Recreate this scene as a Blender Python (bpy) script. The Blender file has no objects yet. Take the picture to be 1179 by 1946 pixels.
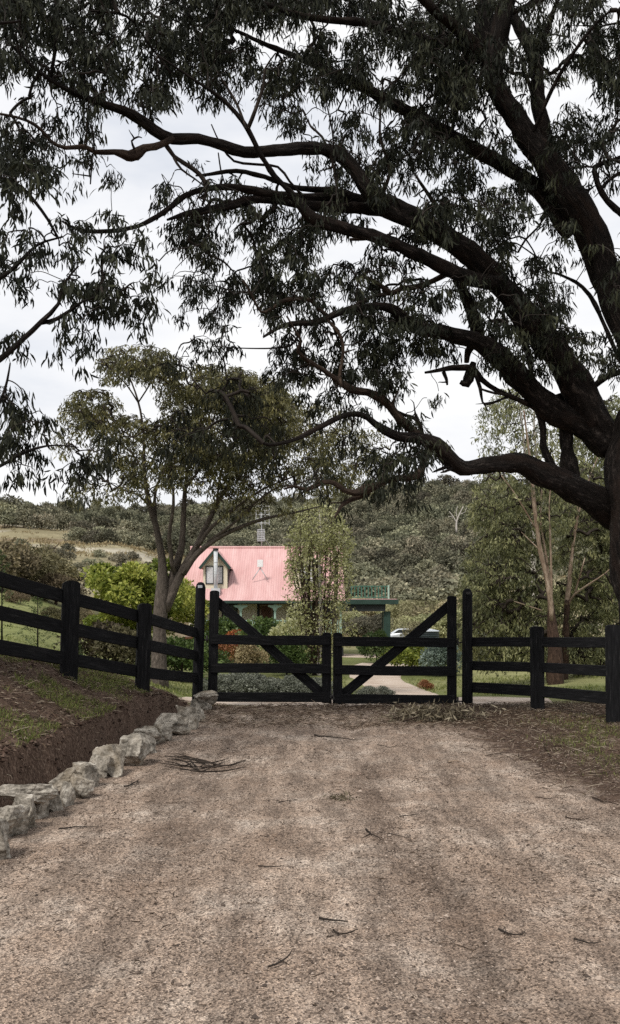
import bpy, math, random
import numpy as np
from mathutils import Vector

random.seed(7)
RS = np.random.RandomState(11)
sc = bpy.context.scene
COL = sc.collection
F = 1700.0
CX, CY, EYE = 589.5, 1160.0, 1.6


def P(px, py, d):
    return np.array([(px - CX) * d / F, d, EYE - (py - CY) * d / F])


def X(px, d):
    return (px - CX) * d / F


def Z(py, d):
    return EYE - (py - CY) * d / F


# ------------------------------------------------------------------ noise
_tab = np.random.RandomState(3).rand(256, 256)


def vnoise(x, y):
    x = np.asarray(x, float); y = np.asarray(y, float)
    xi = np.floor(x).astype(int); yi = np.floor(y).astype(int)
    fx = x - xi; fy = y - yi
    fx = fx * fx * (3 - 2 * fx); fy = fy * fy * (3 - 2 * fy)
    a = _tab[xi & 255, yi & 255]; b = _tab[(xi + 1) & 255, yi & 255]
    c = _tab[xi & 255, (yi + 1) & 255]; d = _tab[(xi + 1) & 255, (yi + 1) & 255]
    return (a * (1 - fx) + b * fx) * (1 - fy) + (c * (1 - fx) + d * fx) * fy


def fbm(x, y, o=4):
    s = 0; a = 0.5
    for i in range(o):
        s = s + a * vnoise(x * 2 ** i + 17.3 * i, y * 2 ** i + 5.1 * i); a *= 0.5
    return s / (1 - 0.5 ** o)


def sstep(a, b, x):
    t = np.clip((np.asarray(x, float) - a) / (b - a), 0, 1)
    return t * t * (3 - 2 * t)


# ------------------------------------------------------------------ terrain
PXC = np.array([-1500, -500, 0, 200, 375, 600, 800, 950, 1179, 2500.0])
DC = np.array([0, 15, 17.5, 20, 28, 35, 50, 70, 100, 130, 180, 250, 320, 400, 600, 1200, 3000.0])
ZT = np.array([
    [1.6, 1.9, 2, 2.1, 2.6, 3.2, 4.5, 7, 12, 17, 24, 34, 42, 52, 40, 10, 0],
    [1.5, 1.6, 1.65, 1.7, 1.9, 2.3, 3.4, 5.5, 9.5, 13.5, 20, 30, 39, 49, 38, 10, 0],
    [1, 0.9, 0.8, 0.7, 0.8, 1.1, 2.1, 3.6, 6.8, 10, 16, 25.5, 36, 46, 36, 10, 0],
    [0.6, 0.5, 0.35, 0.2, -0.2, -0.3, 0.1, 1.5, 5, 8.6, 14, 23, 34, 45, 35, 10, 0],
    [0, -0.04, -0.1, -0.35, -0.8, -1, -1.15, -1, 0, 3.2, 10, 20.5, 33, 45, 35, 10, 0],
    [0, -0.04, -0.15, -0.4, -0.9, -1, -1.15, -1.3, -1.1, 0.4, 7, 19, 34, 48, 36, 10, 0],
    [0, -0.04, -0.14, -0.38, -0.9, -1.05, -1.2, -1.4, -1.2, 0, 7, 21.5, 39, 55, 38, 10, 0],
    [0, -0.04, -0.1, -0.25, -0.7, -0.95, -1.15, -1.2, -0.5, 1.5, 9, 23, 40.5, 55, 38, 10, 0],
    [0, 0, -0.06, -0.14, -0.4, -0.6, -0.7, -0.4, 1, 4, 12, 26, 42, 55, 38, 10, 0],
    [0.1, 0.2, 0.15, 0.1, 0, 0, 0.2, 1, 4, 8, 16, 28, 41, 52, 38, 10, 0],
], float)


def rock_x(y):
    # line of the edging stones along the left of the drive
    return np.interp(y, [2, 4, 6.2, 8, 10, 12, 15.5], [-2.55, -2.4, -2.22, -2.08, -1.98, -1.9, -1.72])


def H(x, y):
    x = np.asarray(x, float); y = np.asarray(y, float)
    yy = np.maximum(y, 0.5)
    px = np.clip(CX + F * x / np.maximum(yy, 6.0), PXC[0], PXC[-1])
    d = np.clip(yy, 0, 3000)
    i = np.clip(np.searchsorted(PXC, px) - 1, 0, len(PXC) - 2)
    j = np.clip(np.searchsorted(DC, d) - 1, 0, len(DC) - 2)
    u = (px - PXC[i]) / (PXC[i + 1] - PXC[i]); u = u * u * (3 - 2 * u)
    v = (d - DC[j]) / (DC[j + 1] - DC[j])
    far = (ZT[i, j] * (1 - u) + ZT[i + 1, j] * u) * (1 - v) + (ZT[i, j + 1] * (1 - u) + ZT[i + 1, j + 1] * u) * v
    t = rock_x(yy) - x
    wob = 0.06 * (vnoise(y * 1.7, x * 0 + 3) - .5)
    bank = np.interp(t + wob, [-50, -.05, 0.20, 0.28, 0.35, .9, 1.5, 3, 6, 40], [0, 0, 0.0, 0.03, 0.42, 0.66, .95, 1.3, 1.5, 1.7])
    fade = np.interp(yy, [0, 12, 13.6, 14.6, 15.2, 18], [1, 1, .8, .45, 0.3, .2])
    near = bank * fade
    near = near + 0.10 * sstep(3.2, 7, x) + 0.04 * (fbm(x * .8, y * .8, 3) - .5)
    w = sstep(14.0, 15.6, yy)
    z = near * (1 - w) + far * w
    z = z + sstep(60, 200, yy) * (fbm(x * .03, y * .03, 3) - .5) * 5
    z = z + sstep(2.6, 3.2, t) * 0 + sstep(0.4, 1, t) * (1 - w) * 0.10 * (fbm(x * 2.3, y * 2.3, 3) - .5)
    return z


def G(px, py, d0=3.0, d1=450.0):
    """point where the sight line through (px, py) meets the ground"""
    ds = np.exp(np.linspace(math.log(d0), math.log(d1), 4000))
    zs = Z(py, ds) - H(X(px, ds), ds)
    k = np.argmax(zs < 0)
    if zs[k] >= 0:
        k = len(ds) - 1
    d = ds[k]
    return np.array([X(px, d), d, float(H(X(px, d), d))])


# ------------------------------------------------------------------ mesh helpers
def new_obj(name, me, mat=None, parent=None, smooth=True):
    if mat is not None:
        me.materials.append(mat)
    me.polygons.foreach_set('use_smooth', [bool(smooth)] * len(me.polygons))
    o = bpy.data.objects.new(name, me)
    COL.objects.link(o)
    if parent is not None:
        o.parent = parent
    return o


def mesh_np(name, V, faces, attrs=None):
    """V (N,3); faces: list of int arrays (M,k)"""
    V = np.asarray(V, np.float32).reshape(-1, 3)
    me = bpy.data.meshes.new(name)
    me.vertices.add(len(V)); me.vertices.foreach_set('co', V.ravel())
    faces = [np.asarray(f, np.int32) for f in faces if len(f)]
    loops = np.concatenate([f.ravel() for f in faces])
    tot = np.concatenate([np.full(len(f), f.shape[1], np.int32) for f in faces])
    start = np.concatenate([[0], np.cumsum(tot)[:-1]]).astype(np.int32)
    me.loops.add(len(loops)); me.loops.foreach_set('vertex_index', loops)
    me.polygons.add(len(tot)); me.polygons.foreach_set('loop_start', start)
    me.polygons.foreach_set('loop_total', tot)
    me.update(calc_edges=True)
    for k, a in (attrs or {}).items():
        a = np.asarray(a, np.float32)
        if a.ndim == 1:
            at = me.attributes.new(k, 'FLOAT', 'POINT'); at.data.foreach_set('value', a)
        elif a.shape[1] == 3:
            at = me.attributes.new(k, 'FLOAT_VECTOR', 'POINT'); at.data.foreach_set('vector', a.ravel())
        else:
            at = me.attributes.new(k, 'FLOAT_COLOR', 'POINT'); at.data.foreach_set('color', a.ravel())
    return me


class MB:
    """collects pieces of ONE part"""
    def __init__(s):
        s.V = []; s.F = {}; s.n = 0; s.A = []

    def add(s, V, faces, A=None):
        V = np.asarray(V, float).reshape(-1, 3)
        for f in faces:
            f = np.asarray(f, int)
            if len(f):
                s.F.setdefault(f.shape[1], []).append(f + s.n)
        s.V.append(V); s.n += len(V)
        s.A.append(np.asarray(A, float) if A is not None else V * 1.0)

    def box(s, a, b):
        x0, y0, z0 = np.minimum(a, b); x1, y1, z1 = np.maximum(a, b)
        V = [(x0, y0, z0), (x1, y0, z0), (x1, y1, z0), (x0, y1, z0), (x0, y0, z1), (x1, y0, z1), (x1, y1, z1), (x0, y1, z1)]
        s.add(V, [[(0, 3, 2, 1), (4, 5, 6, 7), (0, 1, 5, 4), (1, 2, 6, 5), (2, 3, 7, 6), (3, 0, 4, 7)]])

    def prism(s, pts, y0, y1, axis='y'):
        """polygon in (x,z) extruded along y (or in (y,z) along x)"""
        n = len(pts)
        if axis == 'y':
            V = [(p[0], y0, p[1]) for p in pts] + [(p[0], y1, p[1]) for p in pts]
        else:
            V = [(y0, p[0], p[1]) for p in pts] + [(y1, p[0], p[1]) for p in pts]
        q = [(i, (i + 1) % n, n + (i + 1) % n, n + i) for i in range(n)]
        s.add(V, [np.array([list(range(n - 1, -1, -1))]), np.array([list(range(n, 2 * n))]), np.array(q)])

    def bar(s, a, b, w, h, up=(0, 0, 1), ch=0.12):
        """chamfered plank from a to b, w across, h along 'up'"""
        a = np.array(a, float); b = np.array(b, float); t = b - a; L = np.linalg.norm(t); t /= L
        up = np.array(up, float); sd = np.cross(t, up); sd /= np.linalg.norm(sd); up = np.cross(sd, t)
        c = ch * min(w, h)
        prof = [(-w / 2 + c, -h / 2), (w / 2 - c, -h / 2), (w / 2, -h / 2 + c), (w / 2, h / 2 - c), (w / 2 - c, h / 2), (-w / 2 + c, h / 2), (-w / 2, h / 2 - c), (-w / 2, -h / 2 + c)]
        nseg = max(1, int(L / 0.25))
        V = []; A = []
        ph = random.random() * 50
        for k in range(nseg + 1):
            f = k / nseg
            wob = (vnoise(ph + f * L * 1.3, 2.0) - .5) * 0.012
            for (u, v) in prof:
                V.append(a + t * L * f + sd * u + up * (v + wob)); A.append((u + ph, v + ph * .7, f * L))
        Q = [(k * 8 + i, k * 8 + (i + 1) % 8, (k + 1) * 8 + (i + 1) % 8, (k + 1) * 8 + i) for k in range(nseg) for i in range(8)]
        s.add(V, [np.array(Q), np.array([list(range(7, -1, -1)), list(range(nseg * 8, nseg * 8 + 8))])], A)

    def tube(s, pts, rad, sides=8, bump=0.0, seed=0, caps=True):
        pts = np.asarray(pts, float); rad = np.asarray(rad, float) * np.ones(len(pts)); n = len(pts)
        T = np.gradient(pts, axis=0); T /= np.linalg.norm(T, axis=1)[:, None] + 1e-9
        ref = np.array([0, 0, 1.0]) if abs(T[0][2]) < .9 else np.array([1.0, 0, 0])
        N = np.cross(T[0], ref); N /= np.linalg.norm(N)
        V = []; A = []; s_ = 0
        th = np.arange(sides) * 2 * np.pi / sides
        for k in range(n):
            if k:
                N = N - T[k] * N.dot(T[k]); N /= np.linalg.norm(N) + 1e-9
                s_ += np.linalg.norm(pts[k] - pts[k - 1])
            B = np.cross(T[k], N)
            r = rad[k] * np.ones(sides)
            if bump:
                r = r * (1 + bump * 2 * (fbm(np.cos(th) * 1.3 + s_ / max(rad[k], .02) * .45 + seed, np.sin(th) * 1.3 + seed * 2.1 + 7, 3) - .5))
            V.append(pts[k] + np.outer(np.cos(th) * r, N) + np.outer(np.sin(th) * r, B))
            rr = max(rad[0], .02)
            A.append(np.stack([np.cos(th) * rr, np.sin(th) * rr, np.full(sides, s_ + seed)], 1))
        i = np.arange(sides)
        Q = np.concatenate([np.stack([k * sides + i, k * sides + (i + 1) % sides, (k + 1) * sides + (i + 1) % sides, (k + 1) * sides + i], 1) for k in range(n - 1)])
        fs = [Q]
        if caps:
            fs.append(np.array([list(range(sides - 1, -1, -1)), list(range((n - 1) * sides, n * sides))]))
        s.add(np.concatenate(V), fs, np.concatenate(A))

    def build(s, name, mat, parent=None, smooth=False, bevel=0.0):
        me = mesh_np(name, np.concatenate(s.V), [np.concatenate(v) for v in s.F.values()], {'uvw': np.concatenate(s.A)})
        if bevel:
            import bmesh
            bm = bmesh.new(); bm.from_mesh(me)
            bmesh.ops.bevel(bm, geom=bm.edges[:], offset=bevel, segments=2, affect='EDGES', clamp_overlap=True)
            bm.to_mesh(me); bm.free()
        return new_obj(name, me, mat, parent, smooth)


def smooth_path(pts, step=0.12):
    """Catmull-Rom through rows of (x,y,z,r)"""
    pts = np.asarray(pts, float)
    if len(pts) < 3:
        n = max(2, int(np.linalg.norm(pts[-1, :3] - pts[0, :3]) / step)); t = np.linspace(0, 1, n + 1)[:, None]
        return pts[0] * (1 - t) + pts[-1] * t
    Q = np.vstack([2 * pts[0] - pts[1], pts, 2 * pts[-1] - pts[-2]])
    out = []
    for i in range(1, len(Q) - 2):
        n = max(2, int(np.linalg.norm(Q[i + 1, :3] - Q[i, :3]) / step))
        for t in np.arange(n) / n:
            a = 2 * Q[i]; b = Q[i + 1] - Q[i - 1]
            c = 2 * Q[i - 1] - 5 * Q[i] + 4 * Q[i + 1] - Q[i + 2]; e = -Q[i - 1] + 3 * Q[i] - 3 * Q[i + 1] + Q[i + 2]
            out.append(.5 * (a + b * t + c * t * t + e * t ** 3))
    out.append(pts[-1])
    out = np.array(out); out[:, 3] = np.maximum(out[:, 3], 0.002)
    return out


def tag(o, label=None, cat=None, group=None, kind=None):
    if label: o['label'] = label
    if cat: o['category'] = cat
    if group: o['group'] = group
    if kind: o['kind'] = kind
    return o


def empty(name, loc, label=None, cat=None, group=None):
    o = bpy.data.objects.new(name, None); COL.objects.link(o)
    o.location = tuple(float(v) for v in loc); o.empty_display_size = .2
    return tag(o, label, cat, group)


def attach(root, *obs):
    """parent meshes that were built in world coordinates under an Empty at the thing's base"""
    for o in obs:
        o.parent = root
        o.location = Vector(o.location) - Vector(root.location)


# ------------------------------------------------------------------ materials
def mat_new(name, base=(.5, .5, .5), rough=.8, spec=.3, metal=0.0):
    m = bpy.data.materials.new(name); m.use_nodes = True
    nt = m.node_tree; b = nt.nodes['Principled BSDF']
    b.inputs['Base Color'].default_value = (*base, 1); b.inputs['Roughness'].default_value = rough
    b.inputs['Specular IOR Level'].default_value = spec; b.inputs['Metallic'].default_value = metal
    return m, nt, b


def node(nt, t, **kw):
    n = nt.nodes.new(t)
    for k, v in kw.items():
        if k.startswith('i_'):
            n.inputs[k[2:].replace('_', ' ')].default_value = v
        else:
            setattr(n, k, v)
    return n


def ramp(nt, fac, stops):
    r = nt.nodes.new('ShaderNodeValToRGB'); el = r.color_ramp.elements
    while len(el) < len(stops): el.new(.5)
    for e, (p, c) in zip(el, stops):
        e.position = p; e.color = (*c, 1) if len(c) == 3 else c
    nt.links.new(fac, r.inputs[0]); return r.outputs[0]


def mixc(nt, fac, a, b, mode='MIX'):
    n = nt.nodes.new('ShaderNodeMix'); n.data_type = 'RGBA'; n.blend_type = mode
    for sock, v in ((n.inputs[0], fac), (n.inputs[6], a), (n.inputs[7], b)):
        if isinstance(v, (int, float)): sock.default_value = v
        elif isinstance(v, tuple): sock.default_value = (*v, 1)
        else: nt.links.new(v, sock)
    return n.outputs[2]


def mapped(nt, src, scale):
    m = nt.nodes.new('ShaderNodeMapping'); m.inputs['Scale'].default_value = scale
    nt.links.new(src, m.inputs['Vector']); return m.outputs[0]


def noise(nt, vec, scale, detail=4, rough=.55):
    n = nt.nodes.new('ShaderNodeTexNoise'); n.inputs['Scale'].default_value = scale
    n.inputs['Detail'].default_value = detail; n.inputs['Roughness'].default_value = rough
    if vec is not None: nt.links.new(vec, n.inputs['Vector'])
    return n.outputs[0]


def bump(nt, b, height, strength, dist=0.02):
    n = nt.nodes.new('ShaderNodeBump'); n.inputs['Strength'].default_value = strength; n.inputs['Distance'].default_value = dist
    nt.links.new(height, n.inputs['Height']); nt.links.new(n.outputs[0], b.inputs['Normal']); return n


def attr(nt, name, out=2):
    n = nt.nodes.new('ShaderNodeAttribute'); n.attribute_name = name; return n.outputs[{'col': 0, 'vec': 1, 'fac': 2}.get(out, out)]


def bark_mat(name, c0, c1, c2, scale=14, bstr=.9, spot=None):
    m, nt, b = mat_new(name, rough=.95, spec=.15)
    v = attr(nt, 'uvw', 'vec')
    n1 = noise(nt, mapped(nt, v, (1, 1, .42)), scale * 1.5, 8, .72)
    n2 = noise(nt, mapped(nt, v, (1, 1, .5)), scale * .28, 4)
    c = ramp(nt, n1, [(.32, c0), (.55, c1), (.78, c2)])
    if spot:
        c = mixc(nt, ramp(nt, n2, [(.52, (0, 0, 0)), (.66, (1, 1, 1))]), c, spot)
    nt.links.new(c, b.inputs['Base Color'])
    bump(nt, b, n1, bstr, .03)
    return m


def leaf_mat(name, ca, cb, cc, trans=.25, rough=.5, obj=False, spec=.3):
    m, nt, b = mat_new(name, rough=rough, spec=spec)
    r = attr(nt, 'rnd', 'fac')
    c = ramp(nt, r, [(0, ca), (.55, cb), (1, cc)])
    if obj:
        oi = nt.nodes.new('ShaderNodeObjectInfo')
        hs = nt.nodes.new('ShaderNodeHueSaturation')
        mr = node(nt, 'ShaderNodeMapRange'); mr.inputs['To Min'].default_value = .5; mr.inputs['To Max'].default_value = 1.6
        nt.links.new(oi.outputs['Random'], mr.inputs['Value']); nt.links.new(mr.outputs[0], hs.inputs['Value'])
        mh = node(nt, 'ShaderNodeMath', operation='MULTIPLY'); mh.inputs[1].default_value = 7.31
        fr = node(nt, 'ShaderNodeMath', operation='FRACT')
        nt.links.new(oi.outputs['Random'], mh.inputs[0]); nt.links.new(mh.outputs[0], fr.inputs[0])
        m2 = node(nt, 'ShaderNodeMapRange'); m2.inputs['To Min'].default_value = .462; m2.inputs['To Max'].default_value = .515
        nt.links.new(fr.outputs[0], m2.inputs['Value']); nt.links.new(m2.outputs[0], hs.inputs['Hue'])
        nt.links.new(c, hs.inputs['Color']); c = hs.outputs[0]
    nt.links.new(c, b.inputs['Base Color'])
    if trans:
        tr = nt.nodes.new('ShaderNodeBsdfTranslucent'); nt.links.new(c, tr.inputs['Color'])
        mx = nt.nodes.new('ShaderNodeMixShader'); mx.inputs[0].default_value = trans
        out = nt.nodes['Material Output']
        nt.links.new(b.outputs[0], mx.inputs[1]); nt.links.new(tr.outputs[0], mx.inputs[2]); nt.links.new(mx.outputs[0], out.inputs[0])
    return m


def plain(name, base, rough=.7, var=.15, scale=12, spec=.3, bstr=.0, metal=0.0):
    m, nt, b = mat_new(name, base, rough, spec, metal)
    tc = nt.nodes.new('ShaderNodeTexCoord')
    n = noise(nt, tc.outputs['Object'], scale, 5)
    lo = tuple(c * (1 - var) for c in base); hi = tuple(min(1, c * (1 + var)) for c in base)
    nt.links.new(ramp(nt, n, [(.3, lo), (.7, hi)]), b.inputs['Base Color'])
    if bstr: bump(nt, b, n, bstr, .02)
    return m


M = {}
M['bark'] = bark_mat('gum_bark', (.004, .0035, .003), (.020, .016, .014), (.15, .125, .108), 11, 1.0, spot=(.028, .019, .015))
M['butt_bark'] = bark_mat('rough_dark_butt_bark', (.02, .012, .009), (.06, .038, .028), (.16, .10, .07), 12, .8)
M['grey_bark'] = bark_mat('grey_brown_bark', (.04, .033, .028), (.115, .095, .08), (.25, .21, .18), 12, .7)
M['pale_bark'] = bark_mat('pale_branch_bark', (.015, .011, .009), (.052, .036, .027), (.19, .14, .10), 12, .7)
M['twig'] = plain('twig_bark', (.025, .019, .015), .9, .4, 9)
M['mid_bark'] = bark_mat('brown_gum_bark', (.012, .010, .008), (.040, .031, .025), (.14, .11, .09), 12, .7)
M['orange_bark'] = bark_mat('peeling_orange_bark', (.06, .040, .028), (.30, .225, .165), (.60, .53, .44), 5, .5, spot=(.13, .08, .055))
M['red_bark'] = bark_mat('dark_red_bark', (.03, .014, .01), (.08, .036, .024), (.18, .10, .065), 10, .7)
M['white_bark'] = bark_mat('dead_white_wood', (.32, .29, .25), (.5, .46, .42), (.65, .62, .58), 8, .3)
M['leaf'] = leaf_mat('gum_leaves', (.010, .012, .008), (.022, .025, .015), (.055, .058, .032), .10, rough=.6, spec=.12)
M['leaf_t'] = leaf_mat('olive_gum_leaves', (.045, .045, .019), (.115, .110, .042), (.25, .225, .09), .3)
M['leaf_r'] = leaf_mat('grey_green_gum_leaves', (.065, .072, .034), (.18, .188, .085), (.38, .37, .18), .32)
M['leaf_far'] = leaf_mat('hill_tree_leaves', (.070, .074, .050), (.150, .150, .098), (.27, .255, .165), .12, .8, obj=True)  # leaf tones lightened to stand in for distance haze
M['leaf_mid'] = leaf_mat('scrub_leaves', (.15, .16, .075), (.31, .31, .16), (.50, .47, .29), .25, .8, obj=True)
M['leaf_brown'] = leaf_mat('brown_olive_leaves', (.06, .054, .03), (.125, .108, .058), (.22, .185, .10), .15, .8, obj=True)
M['leaf_lime'] = leaf_mat('bright_green_leaves', (.05, .08, .016), (.22, .26, .045), (.52, .52, .13), .36)
M['leaf_green'] = leaf_mat('dark_green_leaves', (.035, .06, .018), (.07, .11, .03), (.13, .18, .05), .25)
M['leaf_poplar'] = leaf_mat('poplar_leaves', (.20, .21, .08), (.38, .38, .17), (.62, .61, .40), .4)
M['leaf_grey'] = leaf_mat('grey_shrub_leaves', (.09, .10, .075), (.16, .17, .13), (.27, .28, .23), .15)
M['leaf_blue'] = leaf_mat('blue_grey_leaves', (.08, .11, .09), (.13, .17, .14), (.2, .25, .21), .15)
M['leaf_red'] = leaf_mat('orange_red_blossom', (.03, .05, .015), (.30, .08, .03), (.60, .20, .06), .2)
M['leaf_rust'] = leaf_mat('rusty_leaves', (.16, .06, .03), (.28, .11, .05), (.3, .2, .08), .2)
M['straw'] = leaf_mat('dry_grass', (.16, .12, .06), (.28, .22, .12), (.42, .35, .2), .2, .8)
M['dry_leaf'] = leaf_mat('fallen_leaves', (.035, .022, .014), (.12, .08, .05), (.34, .28, .21), .05, .85)
M['grass'] = leaf_mat('grass_blades', (.06, .085, .018), (.16, .19, .045), (.32, .32, .12), .3, .7)

# black stained timber
m, nt, b = mat_new('black_timber', rough=.85, spec=.12)
v = attr(nt, 'uvw', 'vec')
n1 = noise(nt, mapped(nt, v, (1, 1, .07)), 55, 5, .6)
n2 = noise(nt, v, 3.0, 3)
c = ramp(nt, n1, [(.3, (.004, .004, .0045)), (.58, (.011, .011, .012)), (.8, (.045, .043, .043))])
c = mixc(nt, ramp(nt, n2, [(.6, (0, 0, 0)), (.8, (.5, .5, .5))]), c, (.028, .025, .024))
nt.links.new(c, b.inputs['Base Color']); bump(nt, b, n1, .35, .01)
M['timber'] = m

# corrugated roof
m, nt, b = mat_new('pink_roof_iron', rough=.8, spec=.12)
tc = nt.nodes.new('ShaderNodeTexCoord')
w = node(nt, 'ShaderNodeTexWave'); w.wave_type = 'BANDS'; w.bands_direction = 'X'; w.inputs['Scale'].default_value = 2.1
nt.links.new(tc.outputs['Object'], w.inputs['Vector'])
n1 = noise(nt, mapped(nt, tc.outputs['Object'], (1.6, .35, .35)), 1.1, 5)
n3 = noise(nt, mapped(nt, tc.outputs['Object'], (6, .5, .5)), 2.0, 4)
c = ramp(nt, n1, [(.3, (.50, .285, .275)), (.7, (.61, .40, .385))])
c = mixc(nt, ramp(nt, n3, [(.5, (0, 0, 0)), (.75, (.35, .35, .35))]), c, (.70, .48, .45))
c = mixc(nt, .35, c, ramp(nt, w.outputs[1], [(.0, (.74, .72, .72)), (.45, (1.05, 1.05, 1.05))]), 'MULTIPLY')
n4 = noise(nt, mapped(nt, tc.outputs['Object'], (3.5, .25, .25)), 1.6, 5)
c = mixc(nt, ramp(nt, n4, [(.56, (0, 0, 0)), (.72, (.45, .45, .45))]), c, (.40, .22, .20))
nt.links.new(c, b.inputs['Base Color']); bump(nt, b, w.outputs[1], .5, .02)
M['roof'] = m
M['cream'] = plain('cream_boards', (.66, .60, .46), .8, .08, 3)
M['green_paint'] = plain('dark_green_paint', (.024, .048, .038), .5, .2, 4)
M['pale_green'] = plain('pale_green_paint', (.30, .42, .35), .6, .1, 4)
M['rail_green'] = plain('rail_green_paint', (.04, .125, .09), .6, .15, 4)
M['glass'] = plain('dark_window_glass', (.03, .035, .04), .12, .2, 2, .6)
M['curtain'] = plain('white_curtain', (.62, .62, .64), .8, .15, 9)
M['brown_wood'] = plain('brown_door_wood', (.09, .035, .015), .5, .3, 6)
M['dark_trim'] = plain('dark_trim', (.02, .022, .022), .6, .2, 5)
M['steel'] = plain('galvanised_steel', (.50, .52, .54), .45, .15, 8, .5)
M['white_plastic'] = plain('white_panel', (.8, .8, .8), .5, .05, 6)
M['dark_iron'] = plain('dark_iron', (.03, .028, .026), .6, .3, 20, .4)
M['tank'] = plain('dark_tank_plastic', (.02, .03, .032), .6, .2, 4)
M['car_paint'] = plain('silver_car_paint', (.50, .53, .56), .3, .05, 3, .6)
M['rubber'] = plain('tyre_rubber', (.015, .015, .015), .9, .2, 20)
M['hub'] = plain('hub_metal', (.4, .4, .4), .4, .1, 8)

# edging stone
m, nt, b = mat_new('lichen_stone', rough=.92, spec=.2)
tc = nt.nodes.new('ShaderNodeTexCoord'); oi = nt.nodes.new('ShaderNodeObjectInfo')
va = node(nt, 'ShaderNodeVectorMath', operation='ADD'); nt.links.new(tc.outputs['Object'], va.inputs[0]); nt.links.new(oi.outputs['Location'], va.inputs[1])
n1 = noise(nt, va.outputs[0], 9, 9, .75); n2 = noise(nt, va.outputs[0], 2.6, 4); n3 = noise(nt, va.outputs[0], 42, 6, .75)
c = ramp(nt, n1, [(.33, (.035, .030, .024)), (.44, (.17, .152, .125)), (.54, (.35, .315, .265)), (.66, (.58, .54, .47))])
c = mixc(nt, ramp(nt, n2, [(.50, (0, 0, 0)), (.64, (.5, .5, .5))]), c, (.24, .19, .13))
c = mixc(nt, ramp(nt, n3, [(.55, (0, 0, 0)), (.7, (.7, .7, .7))]), c, (.055, .05, .042))
nt.links.new(c, b.inputs['Base Color']); bump(nt, b, n3, .7, .015)
M['stone'] = m


def soil_nodes(nt, pos):
    """gravel colour and bark-litter colour shared by the drive and the ground beside it"""
    a1 = noise(nt, mapped(nt, pos, (1, 1, 1)), 1.4, 10, .74)
    a2 = noise(nt, mapped(nt, pos, (2.3, .42, 1)), 1.9, 9, .72)
    vo = node(nt, 'ShaderNodeTexVoronoi'); vo.inputs['Scale'].default_value = 105; nt.links.new(pos, vo.inputs['Vector'])
    vo2 = node(nt, 'ShaderNodeTexVoronoi'); vo2.inputs['Scale'].default_value = 240; nt.links.new(pos, vo2.inputs['Vector'])
    base = ramp(nt, a1, [(.3, (.23, .163, .122)), (.5, (.37, .288, .232)), (.66, (.53, .450, .385))])
    base = mixc(nt, ramp(nt, a2, [(.43, (0, 0, 0)), (.60, (.74, .74, .74))]), base, (.145, .112, .091))
    g = ramp(nt, vo.outputs['Color'], [(.16, (.16, .15, .14)), (.42, (.85, .85, .85)), (.9, (1.8, 1.78, 1.72))])
    base = mixc(nt, .8, base, g, 'MULTIPLY')
    g2 = ramp(nt, vo2.outputs['Color'], [(0, (.4, .38, .36)), (.45, (1, 1, 1)), (1, (1.6, 1.58, 1.5))])
    base = mixc(nt, .8, base, g2, 'MULTIPLY')
    l1 = noise(nt, mapped(nt, pos, (1, 2.2, 1)), 26, 6, .7)
    lit = ramp(nt, l1, [(.33, (.022, .014, .010)), (.5, (.085, .055, .040)), (.62, (.17, .12, .09)), (.74, (.32, .26, .21))])
    return base, lit, vo.outputs['Distance'], l1


m, nt, b = mat_new('gravel', rough=.95, spec=.1)
geo = nt.nodes.new('ShaderNodeNewGeometry')
base, lit, hgt, l1 = soil_nodes(nt, geo.outputs['Position'])
vg = attr(nt, 'verge', 'fac')
en = noise(nt, geo.outputs['Position'], 3.5, 5, .65)
ad = node(nt, 'ShaderNodeMath', operation='ADD'); nt.links.new(vg, ad.inputs[0]); nt.links.new(en, ad.inputs[1])
fac = ramp(nt, ad.outputs[0], [(.78, (0, 0, 0)), (1.0, (1, 1, 1))])
cc = mixc(nt, fac, base, lit)
rt = attr(nt, 'rut', 'fac')
cc = mixc(nt, rt, cc, (.58, .56, .55), 'MULTIPLY')
nt.links.new(cc, b.inputs['Base Color'])
mh = node(nt, 'ShaderNodeMath', operation='ADD'); nt.links.new(hgt, mh.inputs[0]); nt.links.new(l1, mh.inputs[1])
bump(nt, b, mh.outputs[0], .8, .012)
M['gravel'] = m

m, nt, b = mat_new('ground', rough=.95, spec=.1)
geo = nt.nodes.new('ShaderNodeNewGeometry')
base, lit, hgt, l1 = soil_nodes(nt, geo.outputs['Position'])
zc = attr(nt, 'zone', 'col')
nA = noise(nt, geo.outputs['Position'], 1.3, 6, .65); nB = noise(nt, mapped(nt, geo.outputs['Position'], (.06, .12, .06)), 1.0, 6, .6)
zc2 = mixc(nt, .75, zc, ramp(nt, nA, [(.3, (.6, .6, .58)), (.7, (1.4, 1.4, 1.42))]), 'MULTIPLY')
zc2 = mixc(nt, .6, zc2, ramp(nt, nB, [(.35, (.62, .6, .56)), (.65, (1.3, 1.3, 1.3))]), 'MULTIPLY')
cc = mixc(nt, attr(nt, 'litter', 'fac'), zc2, lit)
nt.links.new(cc, b.inputs['Base Color']); bump(nt, b, l1, .6, .02)
M['ground'] = m
m, nt, b = mat_new('pale_track', rough=.95, spec=.1)
geo = nt.nodes.new('ShaderNodeNewGeometry')
n1 = noise(nt, geo.outputs['Position'], 1.2, 6, .65); n2 = noise(nt, geo.outputs['Position'], 14, 5, .7)
c = ramp(nt, n1, [(.3, (.34, .26, .20)), (.6, (.50, .42, .35))])
c = mixc(nt, .6, c, ramp(nt, n2, [(.3, (.75, .75, .75)), (.7, (1.2, 1.2, 1.2))]), 'MULTIPLY')
nt.links.new(c, b.inputs['Base Color'])
M['track'] = m

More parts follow.
